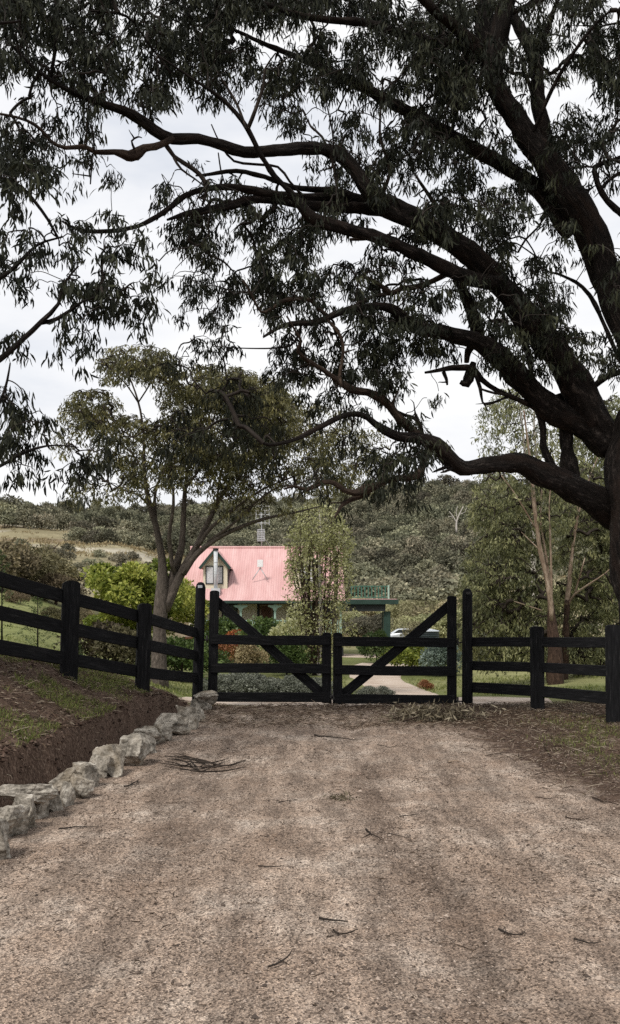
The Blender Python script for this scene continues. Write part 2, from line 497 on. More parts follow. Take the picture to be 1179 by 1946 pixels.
# ------------------------------------------------------------------ ground sheet
def axis(parts):
    out = []
    for a, b, s in parts:
        out.append(np.arange(a, b, s))
    out.append([parts[-1][1]])
    return np.concatenate(out)


xs = axis([(-3000, -400, 200), (-400, -100, 9), (-100, -14, 2), (-14, -5, .3), (-5, -1.4, .07), (-1.4, 6, .2), (6, 14, .4), (14, 100, 2), (100, 400, 9), (400, 3000, 200)])
ys = axis([(-200, -10, 10), (-10, 2, 1), (2, 16, .14), (16, 40, .3), (40, 70, 1), (70, 120, 2), (120, 440, 5), (440, 3000, 120)])
XX, YY = np.meshgrid(xs, ys)
ZZ = H(XX, YY)
T_ = rock_x(np.maximum(YY, .5)) - XX
# roughness of the soil cut and bank
inbank = sstep(.15, .5, T_) * (1 - sstep(14.5, 16, YY)) * sstep(0, 2, YY)
ZZ = ZZ + inbank * (0.12 * (fbm(XX * 4, YY * 4, 4) - .5) + .05 * (fbm(XX * 13, YY * 13, 2) - .5))
# the drive sheet lies above; sink the ground beneath it
drv = sstep(-.1, .25, -T_) * (1 - sstep(3.2, 3.8, XX)) * (1 - sstep(14.6, 15.2, YY)) * sstep(-9, -7, YY)
ZZ = ZZ - .07 * drv
nz = len(ys); nx = len(xs)
idx = np.arange(nx * nz).reshape(nz, nx)
Q = np.stack([idx[:-1, :-1], idx[:-1, 1:], idx[1:, 1:], idx[1:, :-1]], -1).reshape(-1, 4)
PXG = CX + F * XX / np.maximum(YY, 6)


def lerp(a, b, t):
    return a * (1 - t[..., None]) + b * t[..., None]


lawn = np.array([.125, .140, .052]); dry = np.array([.235, .205, .125]); soil = np.array([.13, .085, .06]); forest = np.array([.10, .092, .062])
olive = np.array([.19, .19, .085]); pale = np.array([.38, .35, .29])
nlo = fbm(XX * .05 + 9, YY * .05, 4); nmid = fbm(XX * .25, YY * .25 + 4, 4)
zone = np.ones(XX.shape + (3,)) * lawn
zone = lerp(zone, olive, sstep(.35, .65, nmid) * .8)
lf = sstep(350, 150, PXG)
zone = lerp(zone, np.array([.185, .20, .075]), lf * sstep(18, 24, YY) * (1 - sstep(50, 60, YY)) * .7)
zone = lerp(zone, olive * 1.15, sstep(860, 900, PXG) * sstep(20, 26, YY) * (1 - sstep(45, 55, YY)))
zone = lerp(zone, dry, sstep(58, 80, YY))
zone = lerp(zone, soil, sstep(60, 80, YY) * sstep(.52, .62, nlo) * .6)
zone = lerp(zone, pale, sstep(60, 90, YY) * sstep(.6, .7, fbm(XX * .09 + 2, YY * .13, 4)) * .8)
# hillside woods
fr = np.maximum(sstep(560, 640, PXG) * sstep(150, 178, YY), sstep(270, 300, YY)); fr = np.maximum(fr, sstep(300, 380, PXG) * sstep(175, 195, YY))
zone = lerp(zone, forest, fr)
zone = lerp(zone, soil * .9, (1 - sstep(15.0, 16.2, YY)))
litter = (1 - sstep(14.9, 15.9, YY + (fbm(XX * 1.5, YY * 1.5, 3) - .5) * 1.2)) * 1.0
col = np.concatenate([zone, np.ones(XX.shape + (1,))], -1).reshape(-1, 4)
me = mesh_np('ground', np.stack([XX, YY, ZZ], -1).reshape(-1, 3), [Q], {'zone': col, 'litter': litter.ravel()})
tag(new_obj('ground', me, M['ground']), kind='structure')

# ------------------------------------------------------------------ gravel drive (near)
xd = axis([(-3.0, 5.0, .045)]); yd = axis([(-12, 1.5, .5), (1.5, 7, .045), (7, 15.6, .08)])
XD, YD = np.meshgrid(xd, yd)
T2 = rock_x(np.maximum(YD, .5)) - XD


def drive_z(x, y):
    x = np.asarray(x, float); y = np.asarray(y, float)
    t = rock_x(np.maximum(y, .5)) - x
    z = np.maximum(0, 0.10 * sstep(3.2, 7, x)) + 0.04 * (fbm(x * .8, y * .8, 3) - .5) + 0.015
    for c, wd, dp in ((-1.02, .22, .022), (.62, .24, .026), (-.55, .12, .010), (1.35, .16, .014)):
        cc = c + .10 * np.sin(y * .35 + c)
        z = z - dp * np.exp(-((x - cc) / wd) ** 2)
    z = z + .012 * (fbm(x * 3.1, y * 1.2, 4) - .5) + .010 * (fbm(x * 14, y * 14, 3) - .5)
    edge = sstep(3.0, 3.9, x + (fbm(x * 1.3, y * 1.3, 3) - .5) * .8)
    z = z - .14 * edge - .12 * sstep(.1, .4, t) - .2 * sstep(14.9, 15.5, y + .3 * (fbm(x * 1.1, y * 0, 3) - .5))
    return z


def NG(x, y):
    return np.maximum(drive_z(x, y), H(x, y) - .07 * (np.asarray(x) < 3.2) * (np.asarray(x) > rock_x(y)))


ZD = drive_z(XD, YD)
road_edge = np.interp(YD, [0, 4, 6, 8, 10, 12, 13.5, 15], [2.9, 2.75, 2.6, 2.35, 2.1, 1.95, 1.6, .2])
verge = sstep(-.7, .6, XD - road_edge) * .62
verge = np.maximum(verge, sstep(-.45, .1, T2) * .5)
verge = np.maximum(verge, sstep(11.8, 14.9, YD) * .42)
rut = np.zeros_like(XD)
for c, wd, a in ((-1.02, .28, .8), (.62, .30, .85), (1.45, .22, .6), (-.4, .15, .4)):
    cc = c + .10 * np.sin(YD * .35 + c)
    rut += a * np.exp(-((XD - cc) / wd) ** 2) * sstep(.35, .6, fbm(XD * 2 + 3, YD * .5, 3))
rut *= (1 - sstep(8.5, 14, YD))
nz, nx = XD.shape; idx = np.arange(nx * nz).reshape(nz, nx)
Q = np.stack([idx[:-1, :-1], idx[:-1, 1:], idx[1:, 1:], idx[1:, :-1]], -1).reshape(-1, 4)
me = mesh_np('gravel_drive', np.stack([XD, YD, ZD], -1).reshape(-1, 3), [Q], {'verge': verge.ravel(), 'rut': np.clip(rut, 0, 1).ravel()})
tag(new_obj('gravel_drive', me, M['gravel']), kind='structure')


# pale track beyond the gate, draped on the ground
def drape(name, pts, mat, lift=.02):
    pts = np.array(pts, float)  # x, y, halfwidth
    p = smooth_path(np.column_stack([pts[:, 0], pts[:, 1], pts[:, 1] * 0, pts[:, 2]]), .3)
    T = np.gradient(p[:, :2], axis=0); T /= np.linalg.norm(T, axis=1)[:, None]
    N = np.stack([-T[:, 1], T[:, 0]], 1)
    us = np.linspace(-1, 1, 15)
    V = []
    for k in range(len(p)):
        for u in us:
            e = 1 + .18 * (fbm(k * .25, u * 2 + 8, 2) - .5)
            q = p[k, :2] + N[k] * u * p[k, 3] * e
            V.append((q[0], q[1], float(H(q[0], q[1])) + lift - .09 * (abs(u) > .99)))
    n = len(us); idx = np.arange(len(V)).reshape(-1, n)
    Q = np.stack([idx[:-1, :-1], idx[:-1, 1:], idx[1:, 1:], idx[1:, :-1]], -1).reshape(-1, 4)
    return tag(new_obj(name, mesh_np(name, V, [Q]), mat), kind='structure')


def gpt(px, py, hw):
    g = G(px, py, 15.3); return (g[0], g[1], hw)


drape('track', [(-2.4, 16.6, .6), (-.5, 16.5, 1.15), (1.8, 16.6, 1.35), (3.2, 16.6, 1.1), (4.4, 16.4, .5)], M['track'])
drape('path', [(2.6, 17.0, 1.0), gpt(790, 1330, .95), gpt(752, 1312, .95), gpt(724, 1296, .95), gpt(712, 1282, 1.2), gpt(716, 1270, 1.6), gpt(740, 1262, 1.6)], M['track'], .035)
drape('yard', [gpt(640, 1246, 2.5), gpt(720, 1247, 2.2), gpt(800, 1246, 1.4)], M['track'], .035)


# ------------------------------------------------------------------ foliage machinery
def unit(v):
    return v / (np.linalg.norm(v, axis=-1, keepdims=True) + 1e-9)


def leaves_mesh(name, B, D, L, W, rnd, lod=0, bend=.18):
    N = len(B)
    R = unit(RS.normal(size=(N, 3)))
    S = unit(np.cross(D, R)); Nn = np.cross(D, S)
    L = L[:, None]; W = W[:, None]
    bd = (Nn * RS.uniform(-1, 1, (N, 1)) + S * RS.uniform(-1, 1, (N, 1))) * bend * L
    if lod == 0:
        l1 = B + D * .35 * L - S * W * .5 + bd * .5; r1 = l1 + S * W
        l2 = B + D * .72 * L - S * W * .36 + bd * .55; r2 = l2 + S * W * .72
        tip = B + D * L
        V = np.stack([B, l1, r1, l2, r2, tip], 1).reshape(-1, 3)
        k = np.arange(N) * 6
        tris = np.concatenate([np.stack([k, k + 2, k + 1], 1), np.stack([k + 3, k + 4, k + 5], 1)])
        quads = np.stack([k + 1, k + 2, k + 4, k + 3], 1)
        return mesh_np(name, V, [tris, quads], {'rnd': np.repeat(rnd, 6)})
    l1 = B + D * .5 * L - S * W * .5 + bd; r1 = l1 + S * W
    V = np.stack([B, r1, B + D * L, l1], 1).reshape(-1, 3)
    k = np.arange(N) * 4
    return mesh_np(name, V, [np.stack([k, k + 1, k + 2, k + 3], 1)], {'rnd': np.repeat(rnd, 4)})


def tubes_np(Pth, rad, sides=3):
    """Pth (M,K,3), rad (M,K) -> verts, quads"""
    Mn, K, _ = Pth.shape
    T = unit(np.gradient(Pth, axis=1))
    ref = np.where(np.abs(T[..., 2:3]) < .9, np.array([0, 0, 1.0]), np.array([1.0, 0, 0]))
    A = unit(np.cross(T, ref)); Bn = np.cross(T, A)
    th = np.arange(sides) * 2 * np.pi / sides
    V = Pth[:, :, None] + rad[:, :, None, None] * (np.cos(th)[None, None, :, None] * A[:, :, None] + np.sin(th)[None, None, :, None] * Bn[:, :, None])
    idx = np.arange(Mn * K * sides).reshape(Mn, K, sides)
    a = idx[:, :-1]; b_ = idx[:, 1:]
    Q = np.stack([a, np.roll(a, -1, 2), np.roll(b_, -1, 2), b_], -1).reshape(-1, 4)
    return V.reshape(-1, 3), Q


def grow(limbs, pts, spray, leaf, name, mat_leaf, mat_twig, root, lod=0, nleaf=16, droop=1.0, spread=.55, twig_r=.0035, rmax=.03, base_rnd=None, sides=4):
    """connect spray points to the nearest wood, hang leaves at them.
    limbs: list of (N,4) arrays, pts: (M,3)."""
    nodes = np.concatenate([l[::2, :3] for l in limbs]); nl = len(nodes)
    M_ = len(pts)
    d0 = np.empty(M_)
    for i in range(0, M_, 500):
        d0[i:i + 500] = np.sqrt(((pts[i:i + 500, None] - nodes[None]) ** 2).sum(-1)).min(1)
    order = np.argsort(d0)
    buf = np.empty((nl + 3 * M_, 3)); buf[:nl] = nodes; n = nl
    par = np.full(nl + 3 * M_, -1); cnt = np.zeros(nl + 3 * M_)
    paths = np.empty((M_, 4, 3)); ends = []
    for q, i in enumerate(order):
        p = pts[i]
        dd = ((buf[:n] - p) ** 2).sum(1)
        k = int(dd.argmin()); a = buf[k].copy()
        v = p - a; L = math.sqrt(dd[k]) + 1e-6
        j = RS.normal(size=3) * L * .07
        m1 = a + v * .35 + j + np.array([0, 0, .08 * L]); m2 = a + v * .7 - j * .4 + np.array([0, 0, .10 * L])
        paths[q, 0] = a; paths[q, 1] = m1; paths[q, 2] = m2; paths[q, 3] = p
        buf[n] = m1; buf[n + 1] = m2; buf[n + 2] = p
        par[n] = k; par[n + 1] = n; par[n + 2] = n + 1
        ends.append(n); n += 3
    for k in range(n - 1, nl - 1, -1):
        cnt[k] += .34
        if par[k] >= 0: cnt[par[k]] += cnt[k]
    ends = np.array(ends)
    rr = lambda c: np.minimum(twig_r * np.sqrt(1 + c), rmax)
    r = np.stack([rr(cnt[ends]) * 1.1, rr(cnt[ends]), rr(cnt[ends + 1]), rr(cnt[ends + 2])], 1)
    # Catmull-Rom through the four points, ten samples
    e0 = 2 * paths[:, :1] - paths[:, 1:2]; e1 = 2 * paths[:, 3:] - paths[:, 2:3]
    P6 = np.concatenate([e0, paths, e1], 1); fine = []; rf = []
    for sgi in range(3):
        a_, b_, c_, d_ = (P6[:, sgi + q_] for q_ in range(4))
        for t_ in (0, 1 / 3, 2 / 3):
            fine.append(.5 * (2 * b_ + (c_ - a_) * t_ + (2 * a_ - 5 * b_ + 4 * c_ - d_) * t_ ** 2 + (3 * b_ - a_ - 3 * c_ + d_) * t_ ** 3))
            rf.append(r[:, sgi] * (1 - t_) + r[:, sgi + 1] * t_)
    fine.append(paths[:, 3]); rf.append(r[:, 3])
    V, Q = tubes_np(np.stack(fine, 1), np.stack(rf, 1), sides)
    tw = new_obj('twigs', mesh_np('twigs', V, [Q]), mat_twig)
    # leaves
    P3 = np.repeat(pts[order], nleaf, 0); N = len(P3)
    vdir = np.repeat(unit(paths[:, 3] - paths[:, 2]), nleaf, 0)
    out = unit(vdir + RS.normal(size=(N, 3)) * .7)
    rad = spray * RS.uniform(.05, 1, (N, 1)) ** .7
    B = P3 + out * rad * np.array([1, 1, .6]) - np.array([0, 0, 1.0]) * rad * .45 * droop
    D = unit(np.array([0, 0, -1.0]) * droop + RS.normal(size=(N, 3)) * spread + vdir * .25)
    L = RS.uniform(leaf[0], leaf[1], N); W = L * RS.uniform(leaf[2], leaf[3], N)
    rnd = np.clip(np.repeat(RS.uniform(0, .75, M_), nleaf) + RS.uniform(-.2, .35, N), 0, 1)
    cr = new_obj('crown', leaves_mesh('crown', B, D, L, W, rnd, lod), mat_leaf)
    attach(root, tw, cr)
    return tw, cr


def limb_pts(rows, d0, d1, step=.12):
    """rows of (px,py,width px); depth runs evenly from d0 to d1"""
    rows = np.array(rows, float)
    s = np.concatenate([[0], np.cumsum(np.hypot(np.diff(rows[:, 0]), np.diff(rows[:, 1])))]); s /= s[-1]
    out = []
    for (px, py, w), t in zip(rows, s):
        d = d0 + (d1 - d0) * t
        out.append((*P(px, py, d), w * d / F / 2))
    p = smooth_path(out, step)
    return p


def limb_obj(name, p, mat, root, sides=12, bmp=.22, seed=0, stubs=False, rk=1.0):
    mb = MB()
    wig = np.stack([fbm(np.arange(len(p)) * .13 + seed * 3.1 + k * 40, np.full(len(p), 5.0 + k), 2) - .5 for k in range(3)], 1)
    q = p[:, :3] + wig * p[:, 3:4] * .7
    kn = 1 + .22 * np.maximum(0, fbm(np.arange(len(p)) * .21 + seed * 7.7, np.full(len(p), 3.3), 2) - .55) * 3
    mb.tube(q, p[:, 3] * kn * rk, sides, bmp, seed)
    if stubs:
        sr = random.Random(int(seed * 100))
        for _ in range(max(1, int(len(p) / 22))):
            i_ = sr.randrange(3, max(4, len(p) - 2)); c_ = q[min(i_, len(q) - 1)]; r_ = p[min(i_, len(p) - 1), 3]
            dr = unit(np.array([sr.gauss(0, 1), sr.gauss(0, .6), sr.gauss(.35, .8)])); ln = r_ * .9 + sr.uniform(.05, .28)
            sd = unit(np.array([sr.gauss(0, 1), sr.gauss(0, 1), sr.gauss(0, 1)]))
            pp_ = smooth_path([(*c_, r_ * .35 + .006), (*(c_ + dr * ln * .45 + sd * ln * .08), r_ * .16 + .006), (*(c_ + dr * ln * .75 + sd * ln * .2), r_ * .08 + .005), (*(c_ + dr * ln + sd * ln * .12), .003)], .06)
            mb.tube(pp_[:, :3], pp_[:, 3], 6, .2, seed)
    o = mb.build(name, mat, smooth=True)
    attach(root, o)
    return o


# ------------------------------------------------------------------ main tree
DENS = """
999789887899999987678788765689
999777976899999998889887674589
778768887898899999999886572499
787688888887789999999996564899
675686697664289988989994221289
756676521000168777889842220578
677553000000044356889753345766
765332000000001367888776226753
874103003111233256778887532463
873035236434434567788766642420
145014545786678854567777554101
136622467888898646669788764112
358766554687987444656788763245
235777524888977556566468985456
421567424677776557667578986457
542546304556766567776778987667
653331002524677678877655477677
630100003612568778843344354667
620000000203477678750100221135
610000023346664565442000000001
631320024556543345561000000000
642551012343322344766100000000
421530001221123555770000000000
000100000000001444676000000000
000000000000000210551000000000
""".strip().split('\n')
DENS = [[int(c) for c in r] for r in DENS]


def sample_cells(cells, scale=1.0, jit=(0, 18)):
    """cells: list of (px,py,size,density 0-9, depth mean, depth sd) -> spray points"""
    out = []
    for px, py, sz, v, dm, ds in cells:
        cov = min(.965, v / 9.0 * .95)
        n = -math.log(1 - cov) * (sz / 40.0) ** 2 * scale * (dm / 12.0) ** 2 * .88
        k_ = 1.5 if v >= 8 else 1.8
        n *= k_
        n = int(n) + (random.random() < n - int(n))
        for _ in range(n):
            ox = px + random.uniform(-.05, 1.05) * sz; oy = py + random.uniform(-.5, .55) * sz
            if k_ > 1 and random.random() > float(sstep(.38 if v < 8 else .30, .58, fbm(ox / 34.0 + 3, oy / 46.0 + 9, 2))):
                continue
            d = dm + max(-2, min(2, random.gauss(0, 1))) * ds
            out.append(P(ox, oy, d))
    return np.array(out)


TR = empty('gum_tree', (5.2, 13.3, float(H(5.2, 13.3))), 'huge dark gum tree with spreading limbs arching over the gate', 'tree')
limbs_spec = [
    ('trunk', [(1258, 1362, 150), (1246, 1300, 118), (1232, 1210, 104), (1216, 1120, 98), (1203, 1040, 96), (1194, 960, 96), (1190, 890, 94), (1203, 800, 84), (1214, 730, 72), (1196, 650, 64), (1166, 560, 64), (1132, 470, 66), (1098, 395, 66), (1054, 330, 58), (1008, 262, 54), (962, 196, 46), (936, 140, 46), (946, 70, 42), (962, 0, 40), (985, -90, 30), (1010, -200, 18)], 13.3, 11.6, 'bark'),
    ('limb', [(1196, 870, 66), (1150, 808, 70), (1108, 755, 70), (1074, 694, 64), (1016, 616, 60), (962, 548, 54), (908, 494, 50), (852, 452, 46), (802, 424, 46), (756, 402, 50), (718, 380, 46), (690, 346, 34), (664, 308, 30), (628, 286, 28), (580, 280, 27), (520, 287, 27), (462, 288, 27), (418, 275, 25), (375, 263, 23), (325, 262, 24), (288, 242, 24), (252, 218, 22), (200, 200, 17), (150, 182, 14), (105, 158, 11), (55, 120, 8), (10, 70, 5)], 13.1, 10.2, 'bark'),
    ('limb', [(950, 535, 30), (905, 532, 34), (855, 512, 32), (800, 486, 30), (752, 462, 27), (705, 446, 27), (655, 432, 27), (612, 422, 28), (584, 405, 24), (555, 368, 14), (522, 335, 13), (494, 292, 12), (470, 246, 12), (448, 215, 10), (412, 180, 8), (360, 145, 6), (300, 105, 4)], 12.2, 10.4, 'bark'),
    ('limb', [(470, 246, 9), (486, 205, 9), (500, 165, 7), (504, 130, 5), (524, 100, 3)], 10.8, 10.6, 'mid_bark'),
    ('limb', [(470, 246, 6), (452, 200, 6), (432, 165, 5), (410, 130, 3)], 10.8, 11.1, 'mid_bark'),
    ('limb', [(740, 396, 34), (700, 388, 30), (645, 374, 22), (575, 374, 16), (512, 368, 15), (455, 356, 15), (402, 357, 14), (352, 373, 13), (312, 404, 11), (262, 430, 9), (205, 440, 9), (152, 437, 8), (118, 420, 4)], 12.2, 10.6, 'bark'),
    ('limb', [(730, 402, 34), (680, 396, 28), (600, 390, 22), (525, 378, 20), (480, 378, 20), (430, 392, 17), (388, 400, 15), (350, 408, 11), (318, 418, 5)], 12.2, 11.2, 'bark'),
    ('limb', [(712, 386, 22), (640, 364, 16), (560, 358, 12), (504, 338, 11), (450, 326, 10), (398, 332, 8), (372, 334, 4)], 12.3, 11.6, 'bark'),
    ('limb', [(308, 262, 12), (332, 298, 10), (366, 320, 11), (388, 342, 11), (392, 368, 9), (384, 392, 5)], 10.9, 11.1, 'mid_bark'),
    ('limb', [(330, 300, 5), (345, 322, 5), (370, 340, 4), (386, 352, 3)], 10.9, 11.0, 'mid_bark'),
    ('limb', [(330, 264, 16), (296, 280, 15), (276, 284, 18), (258, 296, 27), (242, 296, 20), (216, 290, 12), (182, 290, 10), (160, 280, 10), (125, 282, 9), (98, 270, 8), (80, 248, 7), (50, 228, 6), (10, 218, 5), (-40, 210, 4)], 10.9, 9.8, 'pale_bark'),
    ('limb', [(256, 284, 7), (250, 268, 5), (262, 260, 4), (270, 262, 2)], 10.6, 10.5, 'bark'),
    ('limb', [(180, 288, 5), (178, 262, 4), (174, 240, 3)], 10.3, 10.2, 'bark'),
    ('limb', [(176, 292, 4), (174, 320, 4), (172, 350, 3)], 10.3, 10.3, 'bark'),
    ('limb', [(402, 236, 3), (420, 275, 4), (445, 306, 5), (482, 312, 6), (528, 318, 6), (550, 345, 6), (572, 370, 6)], 11.3, 11.6, 'bark'),
    ('limb', [(415, 290, 3), (420, 325, 4), (428, 350, 3)], 11.3, 11.4, 'bark'),
    ('limb', [(1092, 440, 40), (1066, 408, 40), (1028, 360, 38), (985, 328, 36), (930, 300, 34), (882, 276, 32), (832, 242, 28), (782, 212, 25), (735, 188, 24), (680, 160, 20), (618, 130, 16), (555, 104, 12), (495, 80, 9), (430, 50, 6)], 12.4, 12.6, 'bark'),
    ('limb', [(936, 128, 26), (905, 92, 24), (868, 82, 22), (818, 78, 22), (765, 64, 20), (705, 46, 18), (640, 40, 16), (570, 30, 14), (500, 5, 10)], 12.0, 11.4, 'bark'),
    ('limb', [(912, 92, 22), (880, 66, 24), (842, 36, 22), (802, 0, 20), (760, -50, 14)], 12.0, 11.0, 'mid_bark'),
    ('limb', [(932, 100, 34), (918, 60, 36), (924, 10, 34), (930, -70, 26)], 12.0, 12.3, 'bark'),
    ('limb', [(1046, 320, 30), (1034, 250, 34), (1022, 200, 34), (1018, 140, 30), (1006, 95, 26), (986, 50, 24), (970, 20, 22), (950, -40, 16)], 12.3, 12.6, 'bark'),
    ('limb', [(1016, 130, 14), (1030, 90, 14), (1040, 55, 13), (1052, 20, 11), (1075, -40, 8)], 12.5, 12.2, 'bark'),
    ('limb', [(966, 28, 12), (1000, 12, 12), (1040, -6, 10), (1090, -40, 8)], 12.0, 12.0, 'mid_bark'),
    ('limb', [(1022, 200, 10), (1000, 145, 9), (975, 140, 7), (958, 130, 5)], 12.4, 12.8, 'mid_bark'),
    ('limb', [(1260, 440, 20), (1212, 424, 17), (1172, 398, 15), (1146, 368, 14), (1134, 336, 13), (1132, 318, 12), (1155, 308, 9), (1190, 294, 7), (1230, 270, 5)], 12.0, 11.4, 'bark'),
    ('limb', [(1212, 320, 8), (1176, 330, 8), (1150, 350, 9), (1142, 362, 9)], 11.8, 11.7, 'bark'),
    ('limb', [(1108, 756, 16), (1128, 734, 15), (1156, 714, 15), (1195, 700, 14), (1260, 670, 10), (1330, 600, 6)], 12.9, 12.0, 'bark'),
    ('limb', [(1160, 850, 72), (1110, 812, 66), (1062, 778, 60), (1015, 744, 56), (972, 700, 48), (938, 668, 44), (896, 644, 40), (842, 632, 32), (800, 626, 28), (772, 610, 27), (750, 588, 23), (726, 580, 19), (692, 583, 17), (664, 588, 16), (637, 598, 15), (603, 611, 14), (570, 613, 13), (536, 618, 10), (500, 640, 5)], 13.1, 11.2, 'bark'),
    ('limb', [(628, 604, 10), (608, 588, 10), (592, 570, 10), (563, 567, 9), (535, 573, 8), (515, 588, 7), (496, 592, 6), (478, 560, 5), (460, 530, 4)], 11.6, 11.0, 'pale_bark'),
    ('limb', [(850, 520, 12), (800, 543, 12), (764, 548, 12), (744, 558, 13), (720, 540, 9), (690, 526, 8), (670, 532, 5)], 12.2, 11.8, 'pale_bark'),
    ('limb', [(744, 558, 9), (712, 562, 8), (684, 575, 8), (664, 588, 7)], 12.0, 11.8, 'mid_bark'),
    ('limb', [(617, 602, 7), (642, 628, 8), (653, 655, 8), (651, 685, 8), (646, 715, 9), (650, 735, 10)], 11.5, 11.5, 'pale_bark'),
    ('limb', [(800, 838, 24), (782, 815, 20), (757, 794, 19), (742, 774, 18), (724, 758, 18), (698, 746, 17), (668, 740, 17), (645, 726, 15), (617, 705, 11), (590, 688, 10), (566, 668, 9), (572, 648, 7), (562, 630, 5), (545, 600, 4)], 12.2, 11.2, 'pale_bark'),
    ('limb', [(1180, 972, 84), (1140, 950, 76), (1098, 932, 66), (1058, 914, 56), (1020, 898, 50), (990, 884, 42), (950, 880, 40), (918, 882, 38), (880, 886, 38), (852, 866, 38), (826, 846, 34), (795, 834, 26), (758, 830, 23), (728, 816, 20), (698, 793, 15), (672, 785, 13), (640, 795, 12), (602, 816, 12), (562, 836, 10), (512, 846, 8), (492, 836, 5)], 13.2, 11.0, 'bark'),
    ('limb', [(822, 848, 22), (805, 872, 20), (798, 896, 20), (775, 908, 15), (742, 911, 15), (716, 924, 18), (696, 934, 24), (676, 938, 14), (655, 932, 12), (638, 919, 11), (612, 917, 11), (584, 931, 9), (560, 924, 6), (540, 930, 4)], 12.1, 11.4, 'pale_bark'),
    ('limb', [(698, 938, 16), (668, 948, 12), (648, 962, 7), (636, 985, 4)], 11.9, 11.7, 'pale_bark'),
    ('limb', [(862, 888, 8), (848, 895, 6), (838, 898, 3)], 12.2, 12.1, 'bark'),
    ('limb', [(806, 836, 9), (800, 808, 9), (788, 796, 9), (770, 790, 8), (755, 782, 5)], 12.3, 12.2, 'bark'),
    ('limb', [(1066, 912, 20), (1044, 876, 18), (1032, 846, 17), (1032, 812, 16), (1024, 780, 18), (1010, 752, 14)], 12.9, 12.9, 'bark'),
    ('limb', [(1088, 918, 34), (1078, 850, 30), (1072, 790, 28), (1064, 750, 24)], 13.1, 13.0, 'bark'),
    ('limb', [(1016, 776, 18), (985, 760, 12), (945, 742, 12), (918, 722, 12), (900, 700, 14), (860, 698, 11), (830, 704, 8), (808, 708, 6)], 12.9, 12.0, 'bark'),
    ('limb', [(902, 690, 14), (894, 712, 26), (884, 730, 22), (874, 726, 8)], 12.4, 12.4, 'bark'),
    ('limb', [(842, 706, 9), (848, 720, 7), (850, 732, 4)], 12.2, 12.2, 'bark'),
    ('limb', [(905, 712, 9), (914, 738, 8), (918, 764, 5), (930, 768, 5), (955, 758, 6), (975, 752, 7)], 12.3, 12.6, 'bark'),
    ('limb', [(918, 764, 4), (928, 780, 2)], 12.3, 12.2, 'bark'),
    ('limb', [(912, 738, 5), (940, 747, 6), (970, 752, 8), (1000, 768, 10)], 12.3, 12.7, 'mid_bark'),
    ('limb', [(912, 660, 34), (902, 620, 30), (890, 580, 26), (876, 548, 20), (862, 530, 14)], 12.6, 12.6, 'bark'),
    ('limb', [(888, 690, 12), (892, 670, 16), (902, 655, 16)], 12.6, 12.6, 'mid_bark'),
    ('limb', [(1012, 728, 9), (1008, 690, 10), (998, 660, 10), (985, 630, 8)], 12.6, 12.6, 'bark'),
    ('limb', [(722, 405, 7), (730, 365, 8), (742, 330, 9), (736, 300, 8), (724, 265, 6), (724, 210, 5), (728, 160, 4)], 12.0, 11.6, 'pale_bark'),
    ('limb', [(742, 330, 6), (760, 305, 5), (785, 285, 4), (800, 250, 3)], 11.9, 11.6, 'mid_bark'),
    ('limb', [(643, 402, 5), (640, 350, 6), (630, 300, 6), (612, 260, 6), (590, 240, 5), (580, 218, 3)], 11.6, 11.4, 'mid_bark'),
    ('limb', [(640, 350, 4), (632, 250, 4), (625, 215, 3)], 11.5, 11.2, 'bark'),
    ('limb', [(835, 400, 9), (815, 370, 9), (795, 340, 6), (785, 325, 3)], 12.6, 12.9, 'pale_bark'),
    ('limb', [(985, 480, 5), (1000, 455, 5), (1025, 430, 5), (1040, 400, 4)], 12.9, 13.0, 'pale_bark'),
    ('limb', [(665, 455, 5), (690, 452, 11), (720, 452, 9), (756, 462, 8)], 11.8, 12.0, 'pale_bark'),
    ('limb', [(1180, 690, 10), (1120, 560, 9), (1060, 520, 5), (1030, 518, 3)], 13.6, 14.0, 'bark'),
    ('limb', [(575, 612, 5), (560, 650, 6), (535, 660, 4), (470, 662, 3), (405, 658, 2)], 11.6, 11.0, 'bark'),
    ('limb', [(300, 262, 3), (288, 225, 4), (284, 190, 3)], 11.0, 11.0, 'bark'),
    ('limb', [(95, 155, 8), (105, 90, 8), (110, 40, 6), (100, -20, 4)], 10.6, 10.2, 'bark'),
    ('limb', [(325, 140, 5), (280, 80, 5), (240, 30, 6), (170, 20, 4)], 10.8, 10.4, 'bark'),
    ('limb', [(1008, 262, 10), (1060, 150, 9), (1120, 60, 8), (1160, 20, 5)], 12.0, 11.0, 'bark'),
    ('limb', [(1214, 730, 40), (1300, 560, 34), (1400, 380, 24), (1500, 150, 12)], 12.9, 11.0, 'bark'),
    ('limb', [(985, -90, 20), (800, -200, 16), (560, -240, 12), (300, -220, 6)], 11.7, 9.5, 'bark'),
    ('limb', [(985, -90, 20), (1100, -250, 16), (1250, -300, 8)], 11.7, 11, 'bark'),
]
limbs = []
for k, (nm, rows, d0, d1, mt) in enumerate(limbs_spec):
    p = limb_pts(rows, d0, d1, .10)
    big = rows[0][2] > 20 or max(r[2] for r in rows) > 20
    if nm == 'trunk':
        p[0, 2] = TR.location.z - .2
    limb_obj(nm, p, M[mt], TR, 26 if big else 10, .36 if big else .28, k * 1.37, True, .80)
    limbs.append(p)

